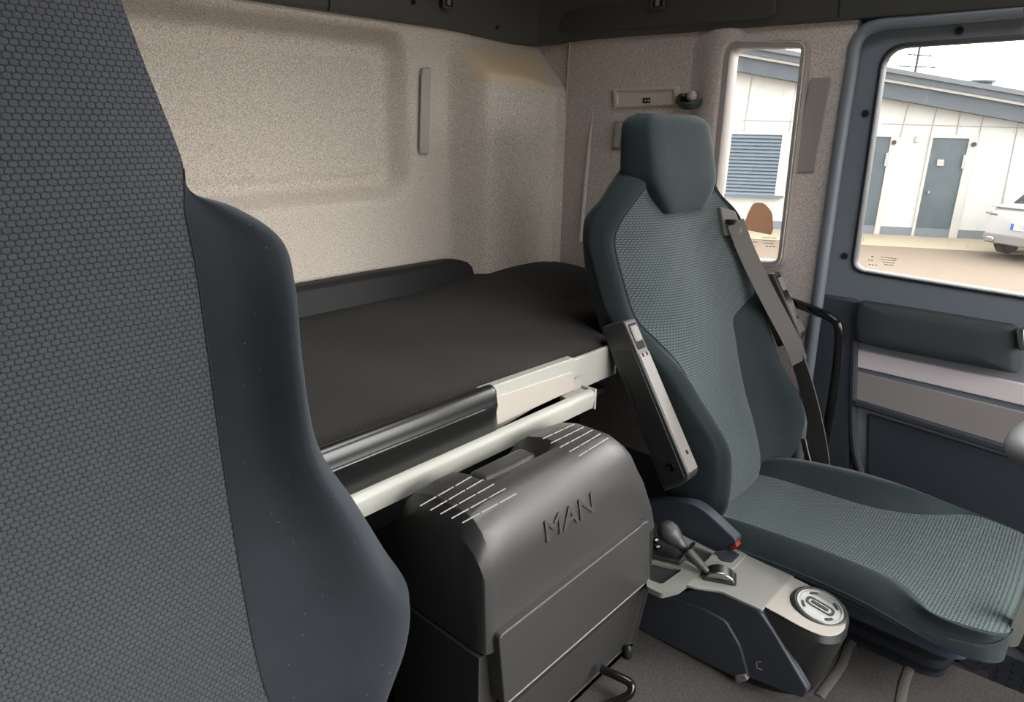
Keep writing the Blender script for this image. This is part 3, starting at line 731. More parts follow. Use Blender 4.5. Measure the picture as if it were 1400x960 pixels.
# ---- passenger seat (near, left)
PX_ = .10
ps = thing('truck_seat', (PX_, .40, FLOOR), 'large charcoal passenger seat in the left foreground with cushioned side wing', 'seat')
prow = [(-1.0, 0.7, 0.27, 0.317, 0.03, 0.34, 0.05, 0.0, 0.27, 0.317, 0.03, 0.34, 0.05, 0.0),
        (-0.93, 0.715, 0.275, 0.3355, 0.05, 0.355, 0.05, 0.0, 0.275, 0.3355, 0.05, 0.355, 0.05, 0.0),
        (-0.83, 0.738, 0.258, 0.376, 0.07, 0.405, 0.05, 0.0, 0.258, 0.376, 0.07, 0.405, 0.05, 0.0),
        (-0.75, 0.752, 0.246, 0.4123, 0.085, 0.451, 0.05, 0.0, 0.246, 0.4123, 0.085, 0.451, 0.05, 0.0),
        (-0.68, 0.76, 0.242, 0.4193, 0.09, 0.465, 0.05, 0.0, 0.242, 0.4193, 0.09, 0.465, 0.05, 0.0),
        (-0.59, 0.765, 0.239, 0.3825, 0.09, 0.425, 0.05, 0.0, 0.239, 0.3825, 0.09, 0.425, 0.05, 0.0),
        (-0.5, 0.77, 0.238, 0.3503, 0.088, 0.386, 0.05, 0.0, 0.238, 0.3503, 0.088, 0.386, 0.05, 0.0),
        (-0.4, 0.774, 0.237, 0.3127, 0.082, 0.341, 0.05, 0.0, 0.237, 0.3127, 0.082, 0.341, 0.05, 0.0),
        (-0.28, 0.776, 0.237, 0.3065, 0.078, 0.327, 0.15, 0.0, 0.237, 0.3065, 0.078, 0.327, 0.15, 0.0),
        (-0.19, 0.776, 0.236, 0.3132, 0.064, 0.335, 0.14, 0.0, 0.236, 0.3132, 0.064, 0.335, 0.14, 0.0),
        (-0.135, 0.776, 0.234, 0.312, 0.045, 0.332, 0.13, 0.0, 0.234, 0.312, 0.045, 0.332, 0.13, 0.0),
        (-0.1, 0.778, 0.232, 0.2755, 0.02, 0.296, 0.125, 0.0, 0.232, 0.2755, 0.02, 0.296, 0.125, 0.0),
        (-0.078, 0.78, 0.237, 0.243, -0.004, 0.248, 0.12, 0.004, 0.237, 0.243, -0.004, 0.248, 0.12, 0.004),
        (-0.04, 0.784, 0.241, 0.245, -0.02, 0.251, 0.115, 0.01, 0.241, 0.245, -0.02, 0.251, 0.115, 0.01),
        (0.05, 0.8, 0.225, 0.23, -0.028, 0.236, 0.115, 0.014, 0.225, 0.23, -0.028, 0.236, 0.115, 0.014),
        (0.16, 0.825, 0.206, 0.212, -0.03, 0.218, 0.115, 0.016, 0.206, 0.212, -0.03, 0.218, 0.115, 0.016),
        (0.27, 0.855, 0.168, 0.176, -0.03, 0.182, 0.1, 0.016, 0.168, 0.176, -0.03, 0.182, 0.1, 0.016),
        (0.31, 0.875, 0.138, 0.142, -0.02, 0.148, 0.07, 0.01, 0.138, 0.142, -0.02, 0.148, 0.07, 0.01)]
rings, nc = backrest_surface(PX_, prow, nc=12)
t, s = split_back(rings, nc, 0)
s.build('backrest', 'plush_pass', ps, smooth=60); t.build('woven_back_panel', 'weave_pass', ps, smooth=60)
for sd in (-1, 1):
    piping(rings, nc, sd, 10, len(rings)-30, .0012).build('piping', 'void', ps)
crow2 = [(r[0]+.06, r[1]-.10, r[2]-.13)+r[3:] for r in crow]
cushion(PX_, crow2, ps, 'weave_seat', 'plush_pass')

# ================================================================== bunk behind the seats
ZM = -.49
mt = None
b = MB(); rg = []
ys = [.868, .868, .872, .885, .91, .96, 1.2, 1.45, 1.56, 1.60, 1.615, 1.618]
zt = [-.535, -.515, -.502, -.494, -.490, -.488, -.486, -.488, -.492, -.502, -.52, -.545]
xr = [1.90, 1.92, 1.93, 1.94, 1.94, 1.945, 1.955, 1.955, 1.95, 1.93, 1.90, 1.88]
def mrow(y, z, x): return [(-.38+(x+.38)*k/60, y, z+.032*sstep(1.30, 1.75, -.38+(x+.38)*k/60)*sstep(1.15, 1.55, y)+(.004*math.sin(k*.9+y*17)*math.sin(y*6) if 2 < k < 50 else 0)-(0 if k < 56 else .0007*(k-56)**2.2)) for k in range(61)]
top = [mrow(y, z, x) for y, z, x in zip(ys, zt, xr)]
R2 = []
for k in range(len(top)):
    sh = 1-sstep(.9, 1.15, ys[k])
    tk = [Vector((p[0], p[1]+sh*(.17*sstep(1.335, 1.46, p[0])+.14*(1-sstep(.36, .48, p[0]))), p[2])) for p in top[k]]
    R2.append(tk+[Vector((p.x, p.y, -.57)) for p in reversed(tk)])
b.loft(R2); mat_o = b.build('bunk_mattress', 'mattress', smooth=50)
tag(mat_o, 'long flat black mattress lying on the bunk behind the seats', 'mattress')
# black bolster along the wall
b = MB(); xs_ = [-.38, .6, 1.2, 1.49, 1.53, 1.60, 1.68, 1.71]; hs = [-.418, -.418, -.418, -.420, -.424, -.447, -.478, -.50]
b.loft([[Vector((x, 1.555, -.50)), Vector((x, 1.575, h-.012)), Vector((x, 1.59, h)), Vector((x, 1.628, h)), Vector((x, 1.632, -.50))] for x, h in zip(xs_, hs)])
tag(b.build('wall_bolster', 'bolster', bevel=.004), 'low black bolster between the mattress and the rear wall', 'bolster')
# bunk base: pale frame, drawer rail, tray
bb = thing('bunk_bed', (.8, 1.2, FLOOR), 'pale grey bunk frame with pull-out rail under the black mattress', 'bunk')
YB = .855
def pY(l, Y): return [ony(px, py, Y) for px, py in l]
b = MB(); b.prism(rounded([Vector((1.14, YB, -.495)), Vector((1.345, YB, -.495)), Vector((1.345, YB, -.575)), Vector((1.14, YB, -.575))], .004), (0, .011, 0)); b.build('side_frame', 'lt_grey', bb, bevel=.004)
b = MB(); b.box(-.38, XS-.02, 1.06, 1.60, -.60, -.573); b.build('bed_board', 'black', bb)
b = MB(); b.prism(rounded(pY([(660, 533), (786, 489), (795, 520), (680, 588)], YB), [.004, .006, .01, .004]), (0, .02, 0)); fr = b.build('frame_panel', 'lt_grey', bb, bevel=.003)
b = MB(); b.prism(rounded(pY([(676, 543), (783, 508), (787, 532), (680, 582)], YB-.004), [.004, .008, .004, .004]), (0, .01, 0)); b.build('inset_flap', 'warm_grey', fr, bevel=.002)
# rail
zt_, zb_ = -.566, -.612
prof = [(.815, zt_-.002), (.812, zt_-.012), (.816, zb_), (.823, zb_), (.830, zt_-.006), (.865, zt_-.012), (.865, zt_)]
prof = [(.826, zt_), (.818, zt_-.004), (.815, zt_-.014), (.820, zb_+.002), (.825, zb_), (.870, zb_), (.870, zb_+.006), (.832, zb_+.006), (.832, zt_)]
b = MB(); b.loft([[Vector((x, y, z)) for y, z in prof] for x in (.552, 1.203)]); rl = b.build('pull_out_rail', 'lt_grey', bb, smooth=50)
b = MB(); b.box(.543, .5525, .815, .873, zb_-.001, zt_+.002); b.build('end_cap', 'warm_grey', rl, bevel=.002)
b = MB(); b.box(1.2025, 1.209, .815, .862, zb_-.001, zt_+.002); b.build('end_cap', 'warm_grey', rl, bevel=.002)
b = MB(); b.box(1.13, 1.20, .836, .86, zt_-.02, zt_-.004); b.build('rail_bracket', 'warm_grey', rl, bevel=.002)
b = MB(); b.box(.56, 1.33, .872, 1.38, zb_-.01, zb_+.004); b.build('drawer_floor', 'black', bb)
# black guard hanging on the mattress edge
b = MB()
gp = [(.853, -.478), (.846, -.4735), (.837, -.475), (.831, -.482), (.829, -.498), (.8275, -.506), (.8255, -.512), (.8275, -.518), (.8295, -.526), (.8295, -.583), (.836, -.590), (.853, -.590)]
gx = [.495, .884, .892, .895]; gs = [1, 1, .975, .93]
def gsec(x, k): cz = -.532; return [Vector((x, .845+(y-.845)*(k if k < .99 else 1), cz+(z-cz)*k)) for y, z in gp]
b.loft([gsec(x, k) for x, k in zip(gx, gs)]); g = b.build('edge_guard', 'guard', smooth=45)
tag(g, 'black ribbed plastic guard along the front edge of the bunk mattress', 'bed guard')
b = MB(); b.tube([(.50, .8275, -.511), (.855, .8275, -.511), (.868, .829, -.511)], [.0025, .0025, .001], 8); b.build('rib', 'guard', g)
# dark underside: rear bulkhead below the bunk
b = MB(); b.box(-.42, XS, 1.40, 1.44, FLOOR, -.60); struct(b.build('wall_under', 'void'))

# ================================================================== cool box between the seats
cb_ = thing('cool_box', (.89, .75, FLOOR), 'black cool box with ribbed lid between the two seats, under the bunk', 'cool box')
front = [(.632, -.795), (.628, -.60), (.645, -.566), (.68, -.557), (.722, -.557), (.742, -.557), (.82, -.557), (.898, -.557), (.918, -.557), (.98, -.557), (1.025, -.563), (1.056, -.588), (1.094, -.65), (1.128, -.73), (1.146, -.795)]
def ztop(y):
    if y > .74: return -.557-.16*((y-.74)/.12)**2.2
    return -.557
def box_ring(y, k, zsh):
    cx, cz = .885, -.795
    out = []
    for x, z in front:
        z2 = -.795+(z+.795)*((zsh+.795)/(-.557+.795))
        if .73 < x < .91: z2 -= .032*sstep(.692, .712, y)*(1-sstep(.80, .84, y))
        out.append(Vector((cx+(x-cx)*k, y, z2)))
    return out
b = MB(); sl = []
for y, k, zz in ((.604, .90, -.66), (.602, .95, -.645), (.606, .985, -.625), (.613, .997, -.60), (.625, 1, -.578), (.642, 1, -.563), (.66, 1, -.557), (.688, 1, -.557), (.698, 1, -.557), (.706, 1, -.557), (.714, 1, -.557), (.735, 1, -.558), (.77, .998, -.567), (.80, .995, -.592), (.825, .985, -.635), (.84, .97, -.69), (.848, .95, -.76)):
    sl.append(box_ring(y, k, zz))
b.loft(sl); lid = b.build('lid', 'black_soft', cb_, bevel=.012, seg=3, smooth=45)
# lower body
low = [(.628, -.80), (.625, -.95), (.632, -1.085), (1.118, -1.085), (1.165, -.95), (1.15, -.80)]
def lring(y, k, dz=0): return [Vector((.89+(x-.89)*k, y, z+(dz if z > -1.0 else 0))) for x, z in low]
b = MB(); b.loft([lring(.622, .975), lring(.614, .99), lring(.612, 1.), lring(.70, 1), lring(.83, .995), lring(.85, .97)]); body = b.build('body', 'black_soft', cb_, bevel=.008, seg=2, smooth=40)
# raised front panel with the step under the lid
P = rounded(pY([(682, 872), (874, 722), (880, 716), (889, 712), (888, 792), (690, 965)], .590), [.012, .004, .004, .006, .004, .004])
b = MB(); b.prism(P, (0, .035, 0)); b.build('front_panel', 'black_soft', body, bevel=.007, seg=4)
b = MB(); b.prism([ony(690, 966, .592), ony(888, 794, .592), ony(886, 800, .592), ony(690, 973, .592)], (0, .02, 0)); b.build('seam_line', 'void', body)
b = MB(); b.tube([ony(690, 965, .591), ony(888, 792, .591)], .0015, 8); b.build('seam_bead', 'mid_grey', body)
b = MB(); b.prism([ony(876, 712, .601), ony(882, 708, .601), ony(882, 724, .601), ony(876, 727, .601)], (0, .012, 0)); b.build('latch_notch', 'void', lid)
# tread ribs on the two lid corners
def ribs(name, rows):
    b = MB()
    for (a, c) in rows:
        for t0, t1 in ((0, .30), (.33, .64), (.67, 1)):
            p, q = Vector(a).lerp(Vector(c), t0), Vector(a).lerp(Vector(c), t1)
            b.tube([p, q], .0011, 6)
    return b.build(name, 'rib', lid)
ZL = -.556
def prow_(ax, ay, cx, cy): return (onz(ax, ay, ZL), onz(cx, cy, ZL))
ribs('tread_ribs', [prow_(574, 692, 644, 652), prow_(588, 698, 660, 656), prow_(602, 703, 675, 662), prow_(617, 709, 691, 668), prow_(632, 715, 706, 675)])
ribs('tread_ribs', [prow_(742, 600, 785, 580), prow_(753, 606, 798, 584), prow_(765, 612, 810, 588), prow_(778, 618, 821, 593), prow_(791, 624, 831, 599)])
# handle bar in the dip at the back of the lid
b = MB(); b.box(.748, .890, .716, .765, -.62, -.574); b.build('handle', 'black_soft', lid, bevel=.014, seg=4)
nf = Vector((0, -1, .22)).normalized()
pm, pn_ = ony(760, 723, .603), ony(802, 692, .603)
pc = ony(781, 708, .601)
place_text('raised_lettering', 'MAN', .052, .0004, pc+Vector((0, .0012, 0)), (1, 0, 0), (0, .16, 1), 'black_soft', lid, bevel=.0009, xs=1.22)
# loop handle and peg at the foot
lp = catmull([onz(822, 915, FLOOR+.05), onz(845, 925, FLOOR+.05), onz(862, 935, FLOOR+.045), onz(860, 950, FLOOR+.03), onz(835, 962, FLOOR+.012), onz(815, 972, FLOOR+.01)], 6)
b = MB(); b.tube(lp, .0085, 12); b.build('pull_loop', 'black_gloss', cb_)
p = onz(858, 900, FLOOR)
b = MB(); b.lathe([(.006, 0), (.009, .004), (.010, .022), (.007, .03), (.003, .034)], p, (0, 0, 1), 16); b.build('locking_peg', 'black', cb_)
for x in (.68, 1.07):
    b = MB(); b.box(x-.03, x+.03, .62, .84, FLOOR-.004, -1.083); b.build('foot', 'black', cb_, bevel=.004)

# ================================================================== gear console
gc_ = thing('gear_console', (1.27, .45, FLOOR), 'low blue-black gear console with silver nose and round cup lid beside the far seat', 'console')
top_o = [(1.195, .70), (1.195, .42), (1.190, .36), (1.187, .31), (1.195, .265), (1.218, .243), (1.252, .236), (1.286, .248), (1.312, .28), (1.329, .34), (1.330, .40), (1.318, .47), (1.314, .52), (1.314, .70)]
bot_o = [(1.176, .70), (1.184, .50), (1.190, .42), (1.205, .35), (1.228, .305), (1.252, .285), (1.290, .278), (1.325, .282), (1.35, .305), (1.352, .36), (1.345, .40), (1.33, .47), (1.32, .52), (1.32, .70)]
def zt_con(y): return -.906 if y > .33 else -.906-.10*(.33-y)
def cring(o, zf): return [Vector((x, y, zf(y) if callable(zf) else zf)) for x, y in o]
T = [(p.x, p.y) for p in catmull([(a, c, 0) for a, c in top_o], 4)]; Bo = [(p.x, p.y) for p in catmull([(a, c, 0) for a, c in bot_o], 4)]
mid = [((a[0]*.6+c[0]*.4), (a[1]*.6+c[1]*.4)) for a, c in zip(T, Bo)]
Tin = [((x-1.275)*.93+1.275, (y-.45)*.975+.45) for x, y in T]
b = MB(); b.loft([cring(Bo, FLOOR), cring(mid, -1.0), cring(T, lambda y: zt_con(y)-.012), cring(Tin, zt_con)]); con = b.build('body', 'black', gc_, smooth=40)
# side trims
XL = 1.186
def cside(name, pts, dx, t, mat, bev, rad=0):
    P = pX(pts, XL+dx)
    if rad: P = rounded(P, rad)
    b = MB(); b.prism(P, (t, 0, 0)); return b.build(name, mat, gc_, bevel=bev, seg=3)
cside('side_trim', [(870, 786), (920, 812), (945, 806), (985, 808), (1040, 838), (1060, 868), (1105, 945), (1098, 956), (1030, 930), (870, 850)], -.004, .02, 'navy', .004, .008)
cside('side_panel', [(868, 790), (918, 817), (960, 832), (992, 850), (1012, 885), (1024, 930), (1010, 930), (868, 858)], -.010, .018, 'navy', .003, .01)
cside('clip', [(1004, 925), (1018, 923), (1022, 931), (1008, 935)], -.016, .012, 'mid_grey', .002)
b = MB(); b.tube([onx(1040, 905, XL-.006), onx(1034, 905, XL-.007), onx(1035, 914, XL-.007), onx(1042, 916, XL-.006)], .001, 6); b.build('moulded_mark', 'mid_grey', gc_)
# top plates
ZT = -.9045
def cplate(name, pts, z, t, mat, bev=.0015, rad=0, holes=()):
    P = [onz(px, py, z) for px, py in pts]
    if rad: P = rounded(P, rad)
    H = [rounded([onz(px, py, z) for px, py in h], .008) for h in holes]
    b = MB(); b.prism(P, (0, 0, -t), holes=H); return b.build(name, mat, gc_, bevel=bev)
cplate('shift_panel', [(936, 799), (1015, 756), (1048, 766), (1090, 782), (1042, 834), (985, 808), (950, 803)], ZT+.002, .006, 'silver', .001, .006)
# nose panel follows the console outline
nose = [onz(1041, 834, ZT), onz(1060, 806, ZT), onz(1092, 782, ZT)]
inner = [Vector((1.26+(x-1.26)*.955, .45+(y-.45)*.975, zt_con(y)+.0015)) for x, y in T if y < .395]
b = MB(); b.prism(inner, (0, 0, .002)); b.build('nose_panel', 'champagne', gc_, bevel=.0008)
# cup ring and lid
cc = Vector((1.274, .298, -.912))
b = MB(); b.lathe([(.060, -.016), (.058, -.002), (.0535, .008), (.049, .011), (.046, .010), (.046, -.01)], cc, (-.05, -.16, 1), 48); b.build('cup_ring', 'black_soft', gc_, smooth=50)
b = MB(); b.lathe([(.0455, 0), (.0455, .009), (.044, .011), (.040, .0105), (.039, .009), (0, .009)], cc, (-.05, -.16, 1), 48); cl = b.build('cup_lid', 'lid_disc', gc_, smooth=35)
axc = Vector((-.05, -.16, 1)).normalized(); ux = Vector((0, 1, .16)).normalized(); vx = axc.cross(ux)
hb = rounded([cc+axc*.0095+ux*a+vx*c for a, c in ((-.028, -.012), (.028, -.012), (.028, .012), (-.028, .012))], .011)
b = MB(); b.prism(hb, axc*.001, holes=[[p for p in [cc+axc*.0095+(q-cc-axc*.0095)*.80 for q in hb]]]); b.build('grip_outline', 'rubber', cl)
b = MB(); b.prism([cc+axc*.0098+ux*a+vx*c for a, c in ((-.016, -.004), (.018, -.004), (.018, .003), (-.016, .003))], axc*.001); b.build('grip_slot', 'rubber', cl)
for a0 in (.4, 2.2, 3.7, 5.2):
    pts = [cc+axc*.0098+(ux*math.cos(a0+k*.12)+vx*math.sin(a0+k*.12))*r for r, ks in ((.036, range(5)), (.031, range(4, -1, -1))) for k in ks]
    b = MB(); b.prism(pts, axc*.0008); b.build('lid_mark', 'rubber', cl)
# shallow tray beside the lever
cplate('phone_tray', [(975, 755), (1005, 750), (1022, 758), (1003, 778), (985, 772), (968, 764)], ZT+.004, .004, 'lt_grey' if False else 'silver', .001, .008)
cplate('tray_well', [(978, 755), (1000, 752), (1012, 758), (1000, 770), (984, 766)], ZT+.0052, .003, 'rubber', .0005, .008)
# rear storage frame with dark wells and the switch pod
rim = cplate('storage_rim', [(884, 802), (905, 812), (928, 806), (962, 782), (990, 768), (985, 758), (945, 738), (930, 730), (884, 745)], ZT+.004, .012, 'rim_grey', .002, .006, holes=[[(888, 768), (933, 779), (905, 799), (888, 793)], [(945, 745), (976, 757), (955, 776), (930, 762)]])
cplate('storage_well', [(858, 750), (938, 778), (905, 806), (858, 792)], ZT-.002, .002, 'void')
cplate('coin_well', [(942, 742), (980, 757), (955, 779), (926, 762)], ZT-.002, .002, 'rubber')
pod = cplate('switch_pod', [(876, 742), (905, 728), (942, 757), (930, 768), (882, 757)], ZT+.014, .022, 'black', .003)
for (x, y) in ((897, 738), (907, 733), (899, 747), (889, 745)):
    P = [onz(x+a, y+c, ZT+.019) for a, c in ((-5, 1), (1, -4), (7, -1), (1, 4))]; b = MB(); b.prism(P, (0, 0, -.006)); sw_ = b.build('switch_key', 'black_gloss', pod, bevel=.001)
    P = [onz(x+a, y+c, ZT+.0196) for a, c in ((-2, .6), (1, -1.6), (3.6, -.2), (.8, 2))]; b = MB(); b.prism(P, (0, 0, -.001), holes=[[onz(x+.9+a*.4, y+.2+c*.4, ZT+.0196) for a, c in ((-2, .6), (1, -1.6), (3.6, -.2), (.8, 2))]]); b.build('key_symbol', 'white', sw_)
# lever
lvr = thing('parking_brake_lever', tuple(onz(975, 788, ZT)), 'black ball-topped lever on a silver pivot in the gear console', 'lever')
pb = onz(967, 782, ZT+.012); pk = onx(914, 727, pb.x-.012)
ax = (pk-pb).normalized(); Ls = (pk-pb).length
b = MB(); b.lathe([(.0065, 0), (.0075, Ls*.12), (.0095, Ls*.14), (.0115, Ls*.48), (.011, Ls*.52)], pb, ax, 20); b.build('shaft', 'black_soft', lvr)
b = MB(); b.lathe([(.013, Ls*.50), (.021, Ls*.505), (.023, Ls*.53), (.021, Ls*.555), (.013, Ls*.56)], pb, ax, 28, 1.1); b.build('release_collar', 'black_gloss', lvr)
b = MB(); b.lathe([(.010, Ls*.555), (.0105, Ls*.68), (.014, Ls*.76), (.0195, Ls*.86), (.0225, Ls*.97), (.021, Ls*1.08), (.015, Ls*1.17), (.006, Ls*1.215), (0, Ls*1.22)], pb, ax, 28, 1.05); b.build('knob', 'black_soft', lvr)
pv = onz(984, 787, ZT+.006)
dv = (onz(1000, 794, ZT)-onz(968, 788, ZT)).normalized(); sv = Vector((-dv.y, dv.x, 0))
b = MB(); rg = []
for k in range(13):
    a = PI*k/12
    rg.append([pv-dv*.030*math.cos(a)+sv*w_+Vector((0, 0, .021*math.sin(a)-.004)) for w_ in (-.017, .017)]+[pv-dv*.020*math.cos(a)+sv*w_+Vector((0, 0, .010*math.sin(a)-.008)) for w_ in (.017, -.017)])
b.loft(rg); b.build('pivot_hood', 'chrome', lvr, bevel=.002)
b = MB(); b.prism(rounded([pv+dv*.034+sv*.022, pv+dv*.034-sv*.022, pv-dv*.036-sv*.022, pv-dv*.036+sv*.022], .008), (0, 0, -.006)); b.build('gate_plate', 'black', lvr)

# ================================================================== mats
def mat_poly(name, pts, z, t, mat, label, edge=None):
    P = [onz(px, py, z) for px, py in pts]; P = rounded(P, .03)
    b = MB(); b.prism(P, (0, 0, -t)); o = b.build(name, mat, bevel=.002); tag(o, label, 'mat')
    if edge:
        b = MB(); b.tube(P+[P[0]], .005, 8); b.build('binding', edge, o)
    return o
P = [Vector(p) for p in ((-.10, -.35, FLOOR+.002), (1.58, -.35, FLOOR+.002), (1.545, .17, FLOOR+.002), (1.42, .30, FLOOR+.002), (1.42, .72, FLOOR+.002), (-.10, .72, FLOOR+.002))]
b = MB(); b.prism(P, (0, 0, -.007)); cm = b.build('carpet_mat', 'carpet', bevel=.002)
tag(cm, 'worn dark grey carpet on the cab floor around the gear console', 'carpet')
hem = catmull([onz(1120, 952, FLOOR+.004), onz(1150, 910, FLOOR+.004), onz(1162, 880, FLOOR+.004), onz(1180, 876, FLOOR+.004), onz(1236, 896, FLOOR+.004), onz(1246, 905, FLOOR+.004), onz(1236, 935, FLOOR+.004), onz(1228, 980, FLOOR+.004)], 6)
b = MB(); rg = []
for k, p in enumerate(hem):
    tg = (hem[min(k+1, len(hem)-1)]-hem[max(k-1, 0)]).normalized(); sd_ = Vector((-tg.y, tg.x, 0))
    rg.append([p+sd_*a+Vector((0, 0, h)) for a, h in ((-.011, -.006), (-.009, .0), (-.004, .0022), (.004, .0022), (.009, .0), (.011, -.006))])
b.loft(rg); b.build('binding', 'carpet_edge', cm)
b = MB(); zr = FLOOR-.22
b.box(1.52, XS+.02, -.55, .10, zr, zr+.008)
for i in range(14):
    for j in range(22):
        x = 1.54+i*.032+(.016 if j % 2 else 0); y = -.53+j*.028; b.box(x, x+.018, y, y+.006, zr+.008, zr+.0115)
rm = b.build('rubber_mat', 'rubber_mat'); tag(rm, 'dark studded rubber mat in the footwell below the far seat', 'mat')

# ================================================================== things on the walls
b = MB(); P = pY([(573, 94), (584, 92), (585, 104), (582, 206), (579, 211), (571, 210), (571, 110)], YR-.002)
P = rounded([ony(573.5, 93, YR), ony(586, 93, YR), ony(583, 211, YR), ony(570.5, 210, YR)], .006)
b.prism(P, (0, -.014, 0)); st = b.build('light_strip', 'strip_grey', bevel=.004, seg=3); tag(st, 'slim vertical grey-green strip fixed on the rear wall beside the raised panel', 'strip')
b = MB(); b.prism(rounded([ony(576, 101, YR-.014), ony(584.5, 101, YR-.014), ony(581.5, 203, YR-.014), ony(573.5, 203, YR-.014)], .003), (0, -.0025, 0)); b.build('face_inlay', 'strip_grey', st, bevel=.001)
# shallow shelf tray with socket
P = rounded(pX([(841, 121), (927, 117.5), (931, 122), (928, 143), (843, 147)]), [.004, .006, .006, .006, .004])
H = rounded(pX([(846, 125), (924, 122), (925, 140), (846, 143.5)]), .005)
b = MB(); b.prism(P, (-.012, 0, 0), holes=[H]); pt = b.build('wall_tray', 'tray', bevel=.003, seg=3); tag(pt, 'small oblong pale recess with a black socket on the side wall above the far headrest', 'wall tray')
b = MB(); b.prism(rounded(pX([(843, 123), (926, 120), (927, 142), (844, 145)], XW-.0005), .005), (-.002, 0, 0)); b.build('tray_back', 'tray', pt)
b = MB(); b.prism(rounded(pX([(880, 134), (889, 133.6), (889, 141), (880, 141.5)], XW-.002), .001), (-.006, 0, 0)); sk = b.build('socket', 'black', pt, bevel=.001)
for x in (882.6, 886.4):
    b = MB(); b.lathe([(.0022, 0), (.0022, .001), (0, .001)], onx(x, 137.5, XW-.008), (-1, 0, 0), 12); b.build('socket_hole', 'white', sk)
# switch plate half hidden by the headrest
b = MB(); b.prism(rounded(pX([(842, 166), (900, 164), (898, 203), (838, 204)]), .008), (-.010, 0, 0)); sp_ = b.build('switch_plate', 'cover_grey', bevel=.003); tag(sp_, 'grey switch plate on the side wall partly hidden behind the far headrest', 'switch plate')
b = MB(); b.prism(rounded(pX([(847, 180), (870, 179), (869, 189), (846, 190)], XW-.010), .002), (-.004, 0, 0)); b.build('rocker', 'warm_grey', sp_, bevel=.001)
b = MB(); b.prism(rounded(pX([(842, 169), (849, 169), (845, 201), (839, 201)], XW-.010), .002), (-.003, 0, 0)); b.build('plate_rim', 'warm_grey', sp_, bevel=.001)
# reading lamp in a black ring
pl = onx(945, 138, XW-.02)
rl_ = thing('reading_lamp', tuple(onx(945, 140, XW)), 'black oval reading lamp with a pale ball on the side wall beside the small window', 'lamp')
axl = Vector((-.38, -.12, .90)).normalized()
b = MB(); b.lathe([(.034, -.008), (.038, -.002), (.0385, .012), (.036, .0145), (.033, .013), (.032, .002), (.018, -.002), (0, -.002)], pl+Vector((-.006, 0, -.004)), axl, 36); b.build('lamp_ring', 'cup', rl_, smooth=45)
b = MB(); b.tube([onx(932, 135, XW+.01), onx(932, 138, XW-.03)], .018, 16); b.build('mount', 'black_gloss', rl_, bevel=.003)
b = MB(); c_ = onx(946, 131, XW-.045); b.lathe([(0.0145*math.sin(PI*k/12), -.0145*math.cos(PI*k/12)) for k in range(13)], c_, (0, 0, 1), 24); b.build('ball', 'warm_grey', rl_, smooth=90)
b = MB(); b.tube([c_, pl+Vector((0, 0, -.01))], .006, 10); b.build('stem', 'mid_grey', rl_)
# flat grey panel on the pillar
b = MB(); b.prism(rounded(pX([(1108, 107), (1138, 106), (1114, 236), (1085, 236)]), .008), (-.006, 0, 0)); pp = b.build('pillar_cover', 'cover_grey', bevel=.003); tag(pp, 'flat grey oblong cover on the pillar between the small window and the door', 'cover')
# brown sticker on the small window
P = rounded(pX([(1030, 277), (1044, 277), (1056, 290), (1057, 314), (1054, 321), (1018, 314), (1020, 296)], XW+.005), [.012, .012, .015, .004, .003, .004, .02])
b = MB(); b.prism(P, (.0012, 0, 0)); stk = b.build('window_sticker', 'paper'); tag(stk, 'brown round-topped sticker back on the small side window', 'sticker')
# grab handle by the door
path = catmull([onx(1068, 411, 1.965), onx(1082, 413, 1.94), onx(1112, 424, 1.90), onx(1138, 436, 1.89), onx(1147, 452, 1.89), onx(1144, 500, 1.90), onx(1135, 560, 1.91), onx(1120, 640, 1.94)], 7)
b = MB(); b.tube(path, .0125, 14); gb = b.build('grab_handle', 'black_gloss', smooth=60); tag(gb, 'bent black tubular grab handle between the far seat and the door', 'handle')
b = MB(); b.lathe([(.024, -.004), (.024, .006), (.016, .012), (.0126, .02)], onx(1068, 411, 1.965), (-1, -.5, 0), 20); b.build('flange', 'black', gb)
# fold at the rear of the grab handle: dark cover of the pillar foot
# latches in the overhead trim
def latch(px, py, X=None, Y=None, label=''):
    c = ony(px, py, Y) if Y else onx(px, py, X)
    dx = Vector((1, 0, 0)) if Y else Vector((0, -1, 0)); dn = Vector((0, -1, 0)) if Y else Vector((-1, 0, 0)); dz = Vector((0, 0, 1))
    def quad(a0, a1, b0, b1, lift): return [c+dx*a+dz*e+dn*lift for a, e in ((a0, b0), (a1, b0), (a1, b1), (a0, b1))]
    b = MB(); b.prism(quad(-.022, .022, -.02, .04, .0), dn*.006, holes=[quad(-.016, .016, -.013, .034, .0)]); o = b.build('locker_latch', 'dark_trim', bevel=.001)
    b = MB(); b.prism(quad(-.016, .016, -.013, .034, -.002), dn*.003); b.build('latch_pocket', 'void', o)
    b = MB(); b.prism(quad(-.006, .006, -.010, .03, .001), dn*.006); b.build('latch_tongue', 'mid_grey', o, bevel=.001)
    return tag(o, label, 'latch', None)
latch(612, 2, Y=1.603, label='small dark latch pocket in the overhead trim above the rear wall')
latch(900, 3, X=1.918, label='dark latch fitting in the overhead trim above the far headrest')
# locker lid edge above the side wall
b = MB(); b.prism(rounded([onx(720, 49, 1.938), onx(1050, 26, 1.938), onx(1062, 18, 1.936), onx(1058, -25, 1.93), onx(720, 0, 1.93)], [.01, .012, .01, .01, .01]), (-.006, 0, 0)); ll = b.build('overhead_locker', 'dark_trim', bevel=.003, seg=3); tag(ll, 'dark overhead locker lid above the side wall lining', 'locker lid')

